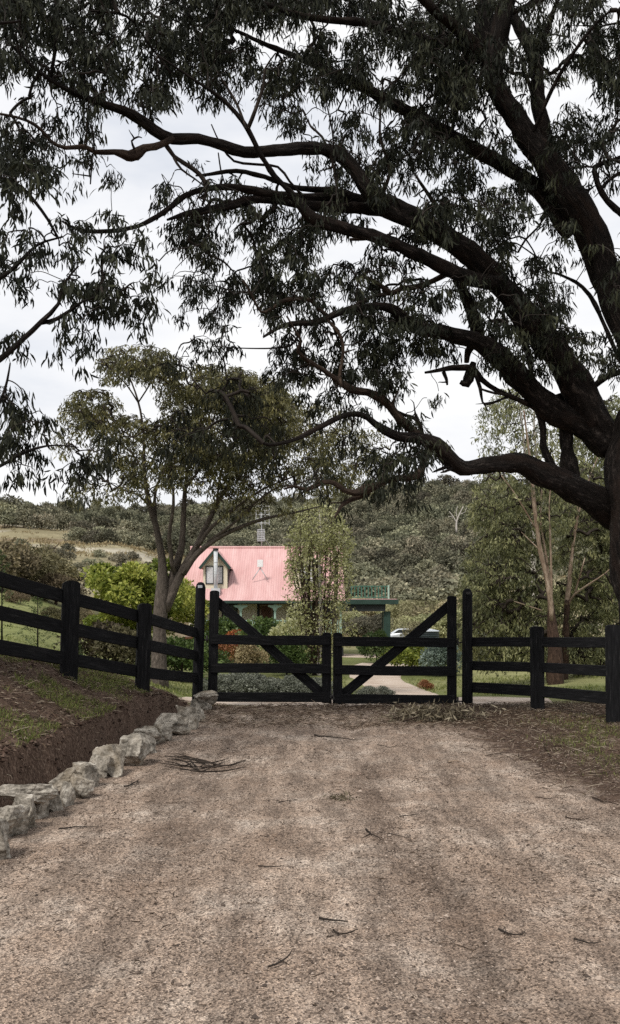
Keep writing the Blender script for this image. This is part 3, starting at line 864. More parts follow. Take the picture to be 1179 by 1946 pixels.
cells = []
for r, row in enumerate(DENS):
    for c, v in enumerate(row):
        if v == 0: continue
        if c <= 6 and r >= 9 or (c <= 2 and r == 8): continue
        dm = 12.4 if c > 7 else 11.2
        if r >= 18: dm = 12.0
        cells.append((c * 40, r * 40, 40, v, dm, .85 if r < 16 else .45))
rr = np.random.RandomState(5)
for py in range(-520, 0, 80):  # unseen crown above and right of the frame, added to shade the limbs
    for px in range(-240, 1700, 80):
        if rr.rand() < .75: cells.append((px, py, 80, 5, 11.5, 1.2))
for py in range(0, 620, 80):
    for px in range(1200, 1640, 80):
        if rr.rand() < .7: cells.append((px, py, 80, 5, 12, 1.2))
pts = sample_cells(cells, 5.9)
print('main sprays', len(pts))
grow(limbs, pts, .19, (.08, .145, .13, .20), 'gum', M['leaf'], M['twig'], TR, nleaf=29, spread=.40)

# ------------------------------------------------------------------ left tree, trunk outside the frame
TL = empty('gum_tree', (X(-520, 8.6), 8.6, float(H(X(-520, 8.6), 8.6))), 'near gum tree whose black leaf sprays hang in from the left edge', 'tree')
lspec = [
    ('trunk', [(-520, 1240, 110), (-500, 1100, 84), (-450, 950, 74), (-400, 800, 66), (-370, 600, 56), (-330, 350, 44), (-300, 100, 30), (-280, -200, 14)], 8.6, 8.6),
    ('limb', [(-395, 840, 40), (-250, 790, 26), (-90, 735, 16), (0, 682, 11), (45, 645, 10), (80, 612, 9), (112, 578, 7), (122, 540, 5), (150, 505, 3)], 8.6, 8.3),
    ('limb', [(78, 614, 7), (108, 606, 7), (135, 590, 6), (160, 572, 4), (200, 560, 3)], 8.4, 8.2),
    ('limb', [(-375, 640, 30), (-220, 590, 20), (-80, 560, 12), (0, 528, 8), (35, 500, 7), (72, 465, 4), (120, 450, 3)], 8.6, 8.5),
    ('limb', [(-400, 800, 26), (-250, 900, 18), (-100, 910, 10), (0, 886, 6), (30, 868, 6), (70, 852, 5), (108, 846, 3), (150, 850, 2)], 8.6, 8.2),
    ('limb', [(-340, 400, 30), (-200, 360, 20), (-60, 330, 12), (30, 350, 8), (80, 400, 6), (110, 450, 4)], 8.6, 8.8),
    ('limb', [(-110, 915, 7), (-20, 800, 7), (10, 740, 5), (20, 690, 3)], 8.4, 8.3),
    ('limb', [(-320, 300, 26), (-200, 150, 16), (-60, 60, 8), (40, 40, 4)], 8.6, 8.4),
]
ll = []
for k, (nm, rows, d0, d1) in enumerate(lspec):
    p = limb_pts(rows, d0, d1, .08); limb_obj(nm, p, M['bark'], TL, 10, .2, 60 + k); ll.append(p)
cells = []
for r, row in enumerate(DENS):
    for c, v in enumerate(row):
        if v and (c <= 6 and r >= 9 or (c <= 2 and r == 8)):
            cells.append((c * 40, r * 40, 40, min(8, v), 8.6, .35))
for py in range(-240, 900, 80):
    for px in range(-720, 0, 80):
        if rr.rand() < .6: cells.append((px, py, 80, 5, 8.8, .8))
pts = sample_cells(cells, 14)
print('left sprays', len(pts))
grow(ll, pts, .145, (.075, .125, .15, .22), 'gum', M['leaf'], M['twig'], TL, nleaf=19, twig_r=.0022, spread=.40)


# ------------------------------------------------------------------ trees made from clump ellipses
def clump_pts(cl, d, n_per, dsd):
    out = []
    for cx, cy, rx, ry, dens in cl:
        n = int(dens * rx * ry * n_per * (d / 22.0) ** 0 / 100.0)
        for _ in range(n):
            a = random.random() * 2 * math.pi; r = random.random() ** .45
            # denser on the upper rim, as gum clumps are
            y = cy + ry * r * math.sin(a); x = cx + rx * r * math.cos(a)
            k = math.sqrt(max(0, 1 - r * r))
            out.append(P(x, y, d + random.uniform(-1, 1) * (dsd * .4 + dsd * k)))
    return np.array(out)


def gum(rootpx, d, spec, clumps, lm, bm_, label, n_per, leaf, spray, nleaf, dsd, group=None, sides=8, droop=1., lod=1, twr=.006, twmat=None, wk=1.0, doff=0.0):
    bx = X(rootpx, d)
    root = empty('gum_tree', (bx, d, float(H(bx, d))), label, 'tree', group)
    ls = []
    for k, (nm, rows) in enumerate(spec):
        p = limb_pts([(a_, b_, c_ * wk) for a_, b_, c_ in rows], d, d + (random.uniform(-1, 1) * dsd * .7 if k else 0), .2)
        if nm == 'trunk' and k == 0: p[0, 2] = root.location.z - .15
        limb_obj(nm, p, M['butt_bark' if (nm == 'trunk' and bm_ == 'orange_bark') else bm_], root, sides, .2, 90 + k + d); ls.append(p)
    pts = clump_pts(clumps, d + doff, n_per, dsd)
    grow(ls, pts, spray, leaf, 'gum', M[lm], twmat or M['twig'], root, lod=lod, nleaf=nleaf, droop=droop, twig_r=twr, rmax=.06, sides=3)
    return root


gum(304, 22.0, [
    ('trunk', [(302, 1330, 44), (302, 1260, 37), (303, 1200, 34), (306, 1150, 38), (309, 1080, 23), (301, 1020, 18), (290, 980, 15), (282, 945, 13), (275, 900, 9), (273, 820, 7), (262, 760, 5), (240, 700, 4)]),
    ('limb', [(308, 1165, 30), (330, 1090, 24), (345, 1035, 18), (350, 980, 14), (353, 925, 10), (362, 860, 6), (372, 790, 4)]),
    ('limb', [(312, 1160, 28), (345, 1095, 22), (372, 1045, 17), (392, 1000, 13), (412, 958, 11), (440, 912, 8), (470, 870, 5), (500, 800, 3)]),
    ('limb', [(348, 1090, 18), (375, 1052, 15), (410, 1025, 12), (452, 1003, 10), (505, 985, 8), (560, 974, 5), (610, 962, 3)]),
    ('limb', [(376, 1040, 13), (405, 1000, 10), (450, 965, 8), (500, 930, 6), (560, 905, 4)]),
    ('limb', [(395, 1030, 9), (440, 998, 7), (490, 952, 6), (530, 925, 5), (560, 922, 4), (600, 905, 3)]),
    ('limb', [(330, 1085, 12), (322, 1020, 10), (330, 960, 8), (326, 900, 6), (318, 830, 4)]),
    ('limb', [(300, 1015, 9), (294, 965, 9), (300, 920, 7), (330, 860, 5), (345, 800, 3)]),
    ('limb', [(283, 960, 6), (262, 940, 4), (235, 932, 4), (205, 915, 3)]),
    ('limb', [(275, 900, 6), (250, 860, 5), (215, 830, 4), (190, 790, 3)]),
    ('limb', [(272, 840, 5), (235, 820, 4), (200, 770, 3)]),
    ('limb', [(263, 765, 4), (285, 730, 4), (300, 690, 3)]),
    ('limb', [(263, 765, 4), (240, 730, 3), (210, 700, 3)]),
    ('limb', [(352, 930, 6), (385, 880, 6), (405, 800, 4), (420, 740, 3)]),
    ('limb', [(412, 958, 6), (420, 900, 6), (445, 840, 4)]),
], [(262, 682, 74, 28, 1.5), (300, 700, 40, 22, .9), (225, 705, 34, 20, .8), (405, 728, 84, 36, 1.5), (465, 745, 75, 42, 1.6), (520, 770, 50, 40, 1.3), (350, 765, 42, 40, .9), (176, 764, 48, 26, 1.3), (145, 795, 36, 26, .7), (235, 815, 66, 30, 1.2), (190, 800, 40, 22, .6),
    (345, 825, 66, 45, 1.1), (430, 825, 100, 60, 1.25), (505, 800, 56, 75, 1.2), (290, 885, 72, 34, 1.1), (390, 895, 84, 40, .95), (205, 865, 44, 22, .7), (190, 925, 52, 18, .5), (128, 840, 26, 30, .45), (250, 930, 60, 18, .45),
    (470, 900, 74, 40, .7), (545, 870, 55, 45, .5), (445, 962, 55, 16, .55), (540, 950, 45, 22, .4), (140, 948, 26, 16, .35), (320, 740, 30, 30, .5)],
    'leaf_t', 'grey_bark', 'slender multi-stemmed gum tree behind the left fence, before the pink roof', 5.0, (.09, .15, .22, .32), .24, 17, 1.6, twmat=M['mid_bark'], wk=.72)

gum(640, 42.0, [
    ('trunk', [(640, 1290, 20), (636, 1180, 16), (640, 1080, 14), (630, 1000, 12), (622, 930, 10), (615, 860, 7), (610, 790, 4)]),
    ('limb', [(630, 1000, 8), (660, 940, 7), (680, 880, 4)]),
    ('limb', [(622, 940, 8), (590, 880, 6), (570, 820, 4)]),
], [(612, 800, 60, 40, .7), (650, 860, 60, 50, .8), (590, 850, 55, 45, .6), (620, 905, 60, 35, .7), (672, 905, 45, 30, .5), (560, 800, 40, 40, .5), (700, 850, 40, 40, .4)],
    'leaf_t', 'mid_bark', 'olive gum tree showing above the poplar, right of the roof aerial', 6.0, (.14, .24, .26, .36), .45, 14, 2.0, wk=.5)

# right hand gums
gum(1062, 24.0, [
    ('trunk', [(1062, 1352, 66), (1060, 1300, 60), (1058, 1250, 54), (1052, 1205, 40), (1047, 1165, 24), (1046, 1140, 18)]),
    ('limb', [(1048, 1180, 24), (1046, 1140, 22), (1038, 1090, 18), (1028, 1050, 17), (1022, 1010, 15), (1016, 960, 14), (1011, 900, 11), (1004, 840, 8), (996, 780, 5)]),
    ('limb', [(1052, 1205, 16), (1046, 1130, 12), (1042, 1080, 11), (1034, 1030, 9), (1028, 985, 7), (1030, 930, 5)]),
    ('limb', [(1048, 1150, 11), (1048, 1090, 9), (1046, 1030, 8), (1044, 960, 5), (1050, 900, 4)]),
    ('limb', [(1030, 1160, 5), (1000, 1150, 5), (975, 1142, 3)]),
    ('limb', [(1042, 1060, 5), (1015, 1035, 4), (990, 1010, 3)]),
    ('limb', [(1022, 1010, 6), (980, 940, 5), (950, 900, 4)]),
], [(955, 935, 55, 38, .9), (1000, 905, 60, 36, .7), (935, 975, 40, 40, .7), (985, 1000, 70, 50, .9), (940, 1070, 52, 56, 1.), (918, 1120, 38, 50, .9), (960, 1130, 80, 60, 1.), (1010, 1080, 50, 60, .6), (940, 1200, 75, 55, 1.), (1000, 1210, 60, 50, .9), (1040, 960, 50, 50, .6),
    (915, 1190, 32, 40, .8), (960, 1245, 70, 22, .6)],
    'leaf_r', 'orange_bark', 'grey-green gum with peeling orange trunks right of the gate', 5.2, (.09, .155, .22, .32), .26, 24, 1.6, twmat=M['mid_bark'], doff=1.7, wk=.5)
gum(1078, 27.0, [
    ('trunk', [(1072, 1340, 40), (1072, 1260, 34), (1076, 1180, 24), (1079, 1140, 18)]),
    ('limb', [(1078, 1150, 20), (1082, 1110, 17), (1088, 1050, 12), (1094, 1000, 10), (1108, 950, 8), (1124, 900, 5), (1140, 860, 3)]),
    ('limb', [(1080, 1150, 10), (1092, 1130, 8), (1120, 1110, 7), (1150, 1090, 5), (1180, 1060, 4)]),
    ('limb', [(1092, 1130, 6), (1104, 1090, 6), (1112, 1060, 4)]),
    ('limb', [(1090, 1040, 6), (1098, 980, 6), (1094, 930, 4)]),
], [(1100, 930, 60, 50, .7), (1140, 970, 60, 60, .9), (1120, 1050, 60, 60, .9), (1165, 1100, 60, 70, 1.), (1100, 1150, 60, 60, .9), (1140, 1210, 70, 50, 1.), (1090, 1230, 50, 35, .8), (1150, 1290, 60, 36, .8), (1105, 1310, 30, 24, .5), (1065, 1000, 40, 50, .5), (1190, 1000, 60, 80, .8), (1210, 1250, 60, 80, .9)],
    'leaf_r', 'orange_bark', 'leafy gum with a dark red butt just left of the big trunk', 5.2, (.10, .165, .22, .32), .28, 24, 1.6, twmat=M['mid_bark'], doff=1.7, wk=.5)
gum(1010, 34.0, [
    ('trunk', [(1018, 1300, 22), (1016, 1100, 14), (1010, 960, 10), (1000, 880, 8), (995, 830, 7), (990, 790, 5), (982, 745, 4)]),
    ('limb', [(1012, 960, 8), (1020, 880, 7), (1015, 800, 5), (1020, 750, 4)]),
    ('limb', [(1012, 990, 8), (1070, 900, 7), (1110, 830, 5), (1150, 790, 4)]),
], [(985, 760, 45, 26, .8), (945, 790, 32, 30, .75), (930, 840, 22, 18, .5), (960, 860, 26, 18, .5), (1000, 800, 40, 30, .4), (1060, 850, 60, 45, .6), (1010, 860, 40, 26, .35), (1120, 790, 60, 34, .8), (1165, 800, 50, 50, .8), (1130, 860, 60, 50, .7), (1070, 790, 40, 24, .5), (1100, 910, 60, 30, .7), (1180, 880, 50, 60, .8), (950, 880, 40, 20, .3)],
    'leaf_r', 'white_bark', 'tall thin pale-stemmed gum seen above the lowest limb', 5.6, (.12, .20, .22, .32), .40, 22, 2.0, twmat=M['mid_bark'], wk=.7)


# ------------------------------------------------------------------ reusable crowns
def crown_mesh(name, n_cl, leaves_per, size, rx, rz, leafL, seed, flat=.8, droop=0.2):
    r = np.random.RandomState(seed)
    C = unit(r.normal(size=(n_cl, 3))) * (r.uniform(.2, 1, (n_cl, 1)) ** .5)
    C = C * np.array([rx, rx, rz]); C[:, 2] = np.abs(C[:, 2]) * 1.0 - rz * .25 * r.rand(n_cl)
    cr = r.uniform(.6, 1.25, n_cl) * size
    tint = r.uniform(0, .55, n_cl)
    ii = np.repeat(np.arange(n_cl), leaves_per); N = len(ii)
    o = unit(r.normal(size=(N, 3)) + np.array([0, 0, .3])) * (r.uniform(.25, 1, (N, 1)) ** .35) * np.array([1, 1, flat])
    B = C[ii] + o * cr[ii][:, None]
    D = unit(o + r.normal(size=(N, 3)) * .9 - np.array([0, 0, droop]))
    L = r.uniform(.7, 1.3, N) * leafL; W = L * r.uniform(.4, .7, N)
    rnd = np.clip(tint[ii] + r.uniform(0, .5, N), 0, 1)
    return leaves_mesh(name, B, D, L, W, rnd, 1, .2)


def stem_mesh(h, r0, seed, nb=4, rx=1.0):
    rr_ = random.Random(seed); mb = MB()
    p = [(0, 0, -.4, r0), (rr_.uniform(-.1, .1) * h, 0, h * .5, r0 * .75), (rr_.uniform(-.15, .15) * h, 0, h, r0 * .3)]
    q = smooth_path(p, h / 5); mb.tube(q[:, :3], q[:, 3], 6)
    for k in range(nb):
        a = rr_.uniform(0, 6.28); z0 = h * rr_.uniform(.3, .6)
        q = smooth_path([(0, 0, z0, r0 * .5), (math.cos(a) * rx * .4, math.sin(a) * rx * .4, z0 + h * .25, r0 * .35), (math.cos(a) * rx * .75, math.sin(a) * rx * .75, z0 + h * .55, r0 * .12)], h / 5)
        mb.tube(q[:, :3], q[:, 3], 5)
    me = mb.build('trunk', None, smooth=True)
    m_ = me.data; bpy.data.objects.remove(me); return m_


def put_tree(name, x, y, s, crown, stem, cm, tm, label, cat, group=None, crown_z=0, sx=1., rot=None, sz=None, cname='crown', tname='trunk'):
    z = float(H(x, y))
    root = empty(name, (x, y, z), label, cat, group)
    root.rotation_euler = (0, 0, random.uniform(0, 6.28) if rot is None else rot)
    root.scale = (s * sx, s * sx, s if sz is None else sz)
    for nm, me, mt, dz in ((tname, stem, tm, 0), (cname, crown, cm, crown_z)):
        if me is None: continue
        o = bpy.data.objects.new(nm, me); COL.objects.link(o); o.parent = root; o.location = (0, 0, dz)
        if not me.materials: me.materials.append(M[mt])
        if me.materials[0] is not M[mt]:
            o.material_slots[0].link = 'OBJECT'; o.material_slots[0].material = M[mt]
    return root


far_crowns = [crown_mesh('crown', 15, 95, 1.25, 2.9, 1.9, .50, s) for s in (1, 2, 3, 4, 5)]
tall_crowns = [crown_mesh('crown', 18, 90, .95, 1.9, 3.2, .42, s) for s in (11, 12)]
far_stems = [stem_mesh(2.3, .13, s, 4, 1.8) for s in (1, 2, 3)]
dense_crowns = [crown_mesh('crown', 22, 260, .75, 1.7, 1.3, .17, s) for s in (21, 22, 23)]
shrub_crowns = [crown_mesh('foliage', 18, 220, .32, .62, .55, .085, s, .9, -.3) for s in (31, 32, 33)]
bush_stem = stem_mesh(.6, .03, 9, 5, .5)

# hillside trees
hr = random.Random(4)
spots = []


def far_try(px0, px1, d0, d1, gap, n, tries=4000):
    c = 0
    for _ in range(tries):
        if c >= n: break
        d = math.sqrt(hr.uniform(d0 ** 2, d1 ** 2)) if d1 > d0 + 1 else d0
        px = hr.uniform(px0, px1); x = X(px, d)
        g = gap * (.6 + .4 * d / 300)
        if all((x - a) ** 2 + (d - b_) ** 2 > g * g for a, b_, *_ in spots):
            spots.append((x, d, px)); c += 1
    return c


far_try(640, 960, 176, 240, 7.5, 60)
far_try(620, 970, 240, 330, 8.5, 80)
far_try(600, 980, 330, 415, 9.5, 62)
far_try(320, 640, 195, 300, 9.5, 40)
far_try(-20, 620, 300, 345, 11, 26)
far_try(-20, 600, 385, 412, 8, 36)
n_hill = len(spots)
for i, (x, y, px) in enumerate(spots):
    s = hr.uniform(.95, 1.55) * (1.1 if y > 300 else .95)
    tall = hr.random() < .15
    cm = hr.choice(tall_crowns if tall else far_crowns)
    on_right = px > 610
    put_tree('gum_tree', x, y, s, cm, hr.choice(far_stems), 'leaf_far', 'mid_bark',
             ('small dark grey-green gum among the packed trees of the wooded hill' if on_right else 'small dark gum tree on the far left ridge above the dry paddock'), 'tree',
             'gum trees on the wooded hillside' if on_right else 'gum trees along the far ridge', crown_z=1.5, rot=hr.uniform(0, 6.28))

# scattered trees on the open left slope
for k, (px, d, s) in enumerate([(10, 175, 1.7), (45, 180, 1.6), (80, 176, 1.4), (110, 182, 1.5), (60, 190, 2.0), (150, 172, 1.1), (20, 192, 2.1), (100, 196, 1.7), (135, 190, 1.3), (0, 200, 2.0), (75, 205, 2.2),
                                (180, 165, 1.0), (205, 160, .95), (235, 170, 1.1), (160, 185, 1.3), (190, 178, 1.2), (222, 182, 1.2), (255, 176, 1.1), (280, 170, 1.0), (300, 178, 1.1), (340, 172, 1.2), (370, 165, 1.1), (420, 170, 1.2), (460, 160, 1.3), (500, 168, 1.3), (540, 160, 1.4), (580, 165, 1.4), (400, 185, 1.4), (450, 190, 1.4), (520, 186, 1.5), (570, 185, 1.4), (245, 200, 1.3), (320, 200, 1.3), (200, 210, 1.3), (280, 215, 1.3)]):
    d += 50 if px < 150 else 28; s *= .82 if px < 150 else .9
    put_tree('gum_tree', X(px, d), d, s, hr.choice(far_crowns + tall_crowns[:1]), hr.choice(far_stems), 'leaf_far', 'mid_bark',
             'dark rounded gum standing in the band of trees across the dry slope', 'tree', 'trees across the dry slope', crown_z=1.3)
for px, d, s in [(40, 150, .5), (20, 128, .55), (95, 140, .45), (130, 150, .5), (190, 140, .45), (225, 135, .5), (250, 150, .5), (280, 140, .6), (165, 100, .42), (182, 92, .4), (215, 88, .4), (246, 92, .42), (140, 96, .4), (60, 110, .5), (176, 118, .5), (232, 112, .55), (262, 105, .5), (150, 110, .42), (120, 128, .5), (205, 100, .45), (290, 120, .6), (315, 112, .5)]:
    put_tree('shrub', X(px, d), d, s, hr.choice(far_crowns), None, 'leaf_far', 'mid_bark',
             'small dark round bush dotted on the dry grass slope', 'shrub', 'bushes dotted over the dry slope', crown_z=.4)

# brown olive tree clump beyond the left fence
for k, (px, d, s, lab) in enumerate([(5, 62, 1.3, 'brown-olive gum at the left edge, low beyond the field'), (52, 66, 1.55, 'broad brown-olive gum with a pale forked stem beyond the field'), (106, 64, .95, 'greyish gum at the right end of the brown clump'), (-40, 60, 1.5, 'brown gum half outside the left edge')]):
    put_tree('gum_tree', X(px, d), d, s, [dense_crowns[0], dense_crowns[1], dense_crowns[2], dense_crowns[0]][k], far_stems[k % 3], 'leaf_brown', 'pale_bark', lab, 'tree', None, crown_z=.95, sx=1.1)
for px, d, s in [(150, 58, .5), (182, 54, .55), (215, 55, .5), (130, 52, .45), (168, 50, .36), (245, 52, .5), (100, 50, .4), (30, 52, .4)]:
    put_tree('shrub', X(px, d), d, s, hr.choice(dense_crowns), None, 'leaf_brown', 'mid_bark', 'low olive-brown bush in the scrub row behind the left fence', 'shrub', 'scrub row behind the left fence', crown_z=.35)

# pale scrub and light trees between carport and the right gums
for px, d, s, mt in [(690, 120, .95, 'leaf_mid'), (672, 105, .7, 'leaf_mid'), (720, 125, .9, 'leaf_far'), (745, 118, .85, 'leaf_mid'), (775, 110, 1.0, 'leaf_mid'), (810, 105, 1.15, 'leaf_mid'), (845, 100, 1.1, 'leaf_mid'), (880, 98, 1.2, 'leaf_mid'), (790, 92, .7, 'leaf_mid'), (830, 86, .75, 'leaf_mid'),
                     (868, 84, .9, 'leaf_mid'), (760, 88, .65, 'leaf_mid'), (800, 130, 1.1, 'leaf_far'), (850, 135, 1.2, 'leaf_far'), (900, 130, 1.3, 'leaf_far'), (700, 140, 1.1, 'leaf_far'), (740, 145, 1.2, 'leaf_far'), (660, 142, 1.1, 'leaf_far'), (770, 150, 1.2, 'leaf_far'), (830, 155, 1.2, 'leaf_far'),
                     (815, 75, .6, 'leaf_mid'), (848, 72, .7, 'leaf_mid'), (780, 78, .5, 'leaf_mid'), (880, 70, .9, 'leaf_mid'), (935, 90, 1.2, 'leaf_mid'), (990, 95, 1.2, 'leaf_mid'), (1060, 95, 1.2, 'leaf_mid'), (1130, 95, 1.3, 'leaf_mid')]:
    pale_ = mt == 'leaf_mid'
    put_tree('gum_tree', X(px, d), d, s * (1.35 if pale_ else 1), hr.choice(dense_crowns if pale_ and d < 125 else far_crowns) , hr.choice(far_stems) , mt, 'pale_bark',
             'pale yellow-green wattle in the scrub right of the balcony rail' if pale_ else 'dull green gum at the foot of the wooded hill', 'tree', 'pale scrub trees right of the house' if pale_ else 'gums at the foot of the hill', crown_z=1.1 if pale_ and d < 125 else 1.4, sx=1.2)
for px, d, s in [(690, 74, .85), (712, 72, .9), (668, 75, .8)]:
    put_tree('gum_tree', X(px, d), d, s, hr.choice(dense_crowns), hr.choice(far_stems), 'leaf_far', 'mid_bark', 'dark tree seen under the carport roof beyond the yard', 'tree', 'dark trees beyond the carport', crown_z=1.5)

# undergrowth that fills the woods
r = np.random.RandomState(8)
N = 9000
dd = np.sqrt(r.uniform(160 ** 2, 420 ** 2, N)); pxx = r.uniform(-60, 1250, N)
keep = (pxx > 600) | (dd > 296) | ((pxx > 330) & (dd > 190)); dd = dd[keep]; pxx = pxx[keep]
xx = X(pxx, dd); zz = H(xx, dd); n = len(dd)
k_ = 16
B = np.repeat(np.stack([xx, dd, zz], 1), k_, 0) + r.normal(size=(n * k_, 3)) * np.array([1.1, 1.1, .7]) + np.array([0, 0, .9])
D = unit(r.normal(size=(n * k_, 3)) + np.array([0, 0, .4]))
L = r.uniform(.5, 1.1, n * k_)
me = leaves_mesh('undergrowth', B, D, L, L * .55, np.clip(np.repeat(r.uniform(0, .6, n), k_) + r.uniform(0, .4, n * k_), 0, 1), 1)
tag(new_obj('undergrowth', me, M['leaf_far']), 'dense scrub between the trees of the hillside', 'undergrowth', kind='stuff')
N = 2600
dd = np.sqrt(r.uniform(60 ** 2, 230 ** 2, N)); pxx = r.uniform(-60, 1250, N); xx = X(pxx, dd)
keep = fbm(xx * .09 + 2, dd * .13, 4) > .47
dd = dd[keep]; xx = xx[keep]; zz = H(xx, dd); n = len(dd); k_ = 14
B = np.repeat(np.stack([xx, dd, zz], 1), k_, 0) + r.normal(size=(n * k_, 3)) * np.array([.5, .5, .12]) + np.array([0, 0, .12])
D = unit(r.normal(size=(n * k_, 3)) * .6 + np.array([0, 0, 1])); L = r.uniform(.25, .7, n * k_)
me = leaves_mesh('tussocks', B, D, L, L * .35, r.uniform(0, 1, n * k_), 1)
tag(new_obj('tussocks', me, M['straw']), 'dry tussocks scattered over the open slopes', 'grass', kind='stuff')

# dead white tree on the hill
g = np.array([X(868, 236), 236.0]); root = empty('dead_tree', (g[0], g[1], float(H(*g))), 'bare white dead tree standing out on the wooded hill', 'tree')
mb = MB()
zb = float(H(*g))
for rows in ([(868, 1012, 4), (868, 992, 3.2), (874, 976, 2.2), (881, 962, 1.2)], [(868, 994, 2.4), (862, 982, 1.8), (854, 972, 1)], [(870, 986, 1.8), (867, 974, 1.3), (870, 962, .8)], [(874, 977, 1.4), (883, 974, .9), (887, 965, .7)], [(862, 983, 1.2), (852, 981, .7)]):
    p = limb_pts(rows, 222, 222, .8); mb.tube(p[:, :3], p[:, 3], 6)
o = mb.build('trunk', M['white_bark'], smooth=True); attach(root, o)

# ------------------------------------------------------------------ garden shrubs
def gput(name, px, py, d, s, crown, cm, label, cat='shrub', sx=1., cz=.45, stem=bush_stem, group=None, z=None, cname='foliage'):
    return put_tree(name, X(px, d), d, s, crown, stem, cm, 'mid_bark', label, cat, group, crown_z=cz, sx=sx, cname=cname, tname='stem')


lime_crown = [crown_mesh('foliage', 34, 300, .36, 1.35, 1.25, .12, s, .7, .1) for s in (41, 42)]
for k, (px, d, s, lab) in enumerate([(252, 31, 1.32, 'bright lime-green bushy maple left of the slender gum'), (332, 34, 1.12, 'lime-green bush between the slender gum and the gate post'), (215, 33, .85, 'lower lime bush at the left end of the bright green mass')]):
    put_tree('maple_bush', X(px, d), d, s, lime_crown[k % 2], bush_stem, 'leaf_lime', 'mid_bark', lab, 'bush', None, crown_z=(1.75, 1.9, 1.3)[k], sx=1.05, cname='foliage', tname='stem')
gput('shrub', 200, 0, 24, 1.2, shrub_crowns[0], 'leaf_brown', 'brownish shrub seen through the left fence rails', sx=1.2)
gput('shrub', 232, 0, 23, 1.05, shrub_crowns[1], 'leaf_brown', 'dark twiggy shrub beside the second left fence post', sx=1.1)
gput('shrub', 345, 0, 30, 1.3, shrub_crowns[2], 'leaf_green', 'dark green shrub in the shade left of the gate post', sx=1.3)
gput('shrub', 300, 0, 34, 1.2, shrub_crowns[0], 'leaf_green', 'dark green shrub under the lime bushes', sx=1.5)
gput('shrub', 375, 0, 33, 1.3, shrub_crowns[1], 'leaf_green', 'dark green shrub behind the left gate post', sx=1.2)
gput('shrub', 430, 0, 48, 2.2, shrub_crowns[0], 'leaf_green', 'green shrub against the verandah, left of the orange flowers')
gput('flowering_shrub', 446, 0, 46, 1.1, shrub_crowns[2], 'leaf_red', 'shrub covered in orange-red flowers before the verandah', 'shrub', cz=.85, sx=.9)
gput('shrub', 425, 0, 45, 1.1, shrub_crowns[2], 'leaf_rust', 'low rusty shrub below the orange flowers')
gput('shrub', 512, 0, 44, 2.1, shrub_crowns[1], 'leaf_green', 'rounded deep green shrub before the front door', sx=1.1)
gput('shrub', 545, 0, 36, 1.5, shrub_crowns[0], 'leaf_green', 'green shrub at the foot of the poplar', sx=1.1)
gput('shrub', 565, 0, 40, 2.1, shrub_crowns[2], 'leaf_poplar', 'yellow-green shrub against the poplar stems', sx=.9)
gput('shrub', 476, 0, 34, 1.25, shrub_crowns[1], 'straw', 'straw-coloured twiggy shrub on the lawn', sx=.8)
gput('shrub', 783, 0, 38, 1.35, shrub_crowns[0], 'leaf_lime', 'bright green spreading shrub behind the right gate leaf', sx=1.3)
gput('shrub', 815, 0, 40, 1.2, shrub_crowns[1], 'leaf_green', 'dark green shrub under the dark water tank', sx=1.3)
gput('shrub', 842, 0, 36, 1.25, shrub_crowns[2], 'leaf_blue', 'blue-grey shrub left of the right gate post', sx=1.)
gput('shrub', 809, 0, 28, .36, shrub_crowns[1], 'leaf_rust', 'tiny rust-red bush alone on the lawn by the path', cz=.25)
gput('shrub', 716, 0, 46, 1.6, shrub_crowns[0], 'leaf_green', 'dark shrub at the foot of the green carport post', sx=.8)
gput('shrub', 975, 0, 40, 1.5, shrub_crowns[1], 'leaf_grey', 'greyish low shrub beyond the right fence, at the paddock edge', sx=1.6)
gput('shrub', 925, 0, 42, 1.5, shrub_crowns[0], 'leaf_grey', 'greyish low shrub just right of the right gate post', sx=1.6)
# lavender bed behind the left gate leaf
bed = [(405, 20.8), (430, 21.6), (455, 20.9), (478, 21.8), (500, 21), (522, 22), (545, 21.4), (568, 22), (590, 21.5), (612, 22.3), (418, 22.6), (465, 23), (512, 23.2), (556, 23.3), (600, 23.6)]
for k, (px, d) in enumerate(bed):
    gput('lavender_bush', px, 0, d, hr.uniform(.42, .58), shrub_crowns[k % 3], 'leaf_grey', 'low grey lavender bush in the bed behind the left gate leaf', group='grey bushes in the garden bed', sx=1.25, cz=.32)
for px, d in [(706, 20.6), (730, 20.9), (698, 21.4)]:
    gput('lavender_bush', px, 0, d, .3, shrub_crowns[1], 'leaf_grey', 'small grey plant beside the track behind the right gate leaf', group='small plants beside the track', sx=1.2, cz=.25)
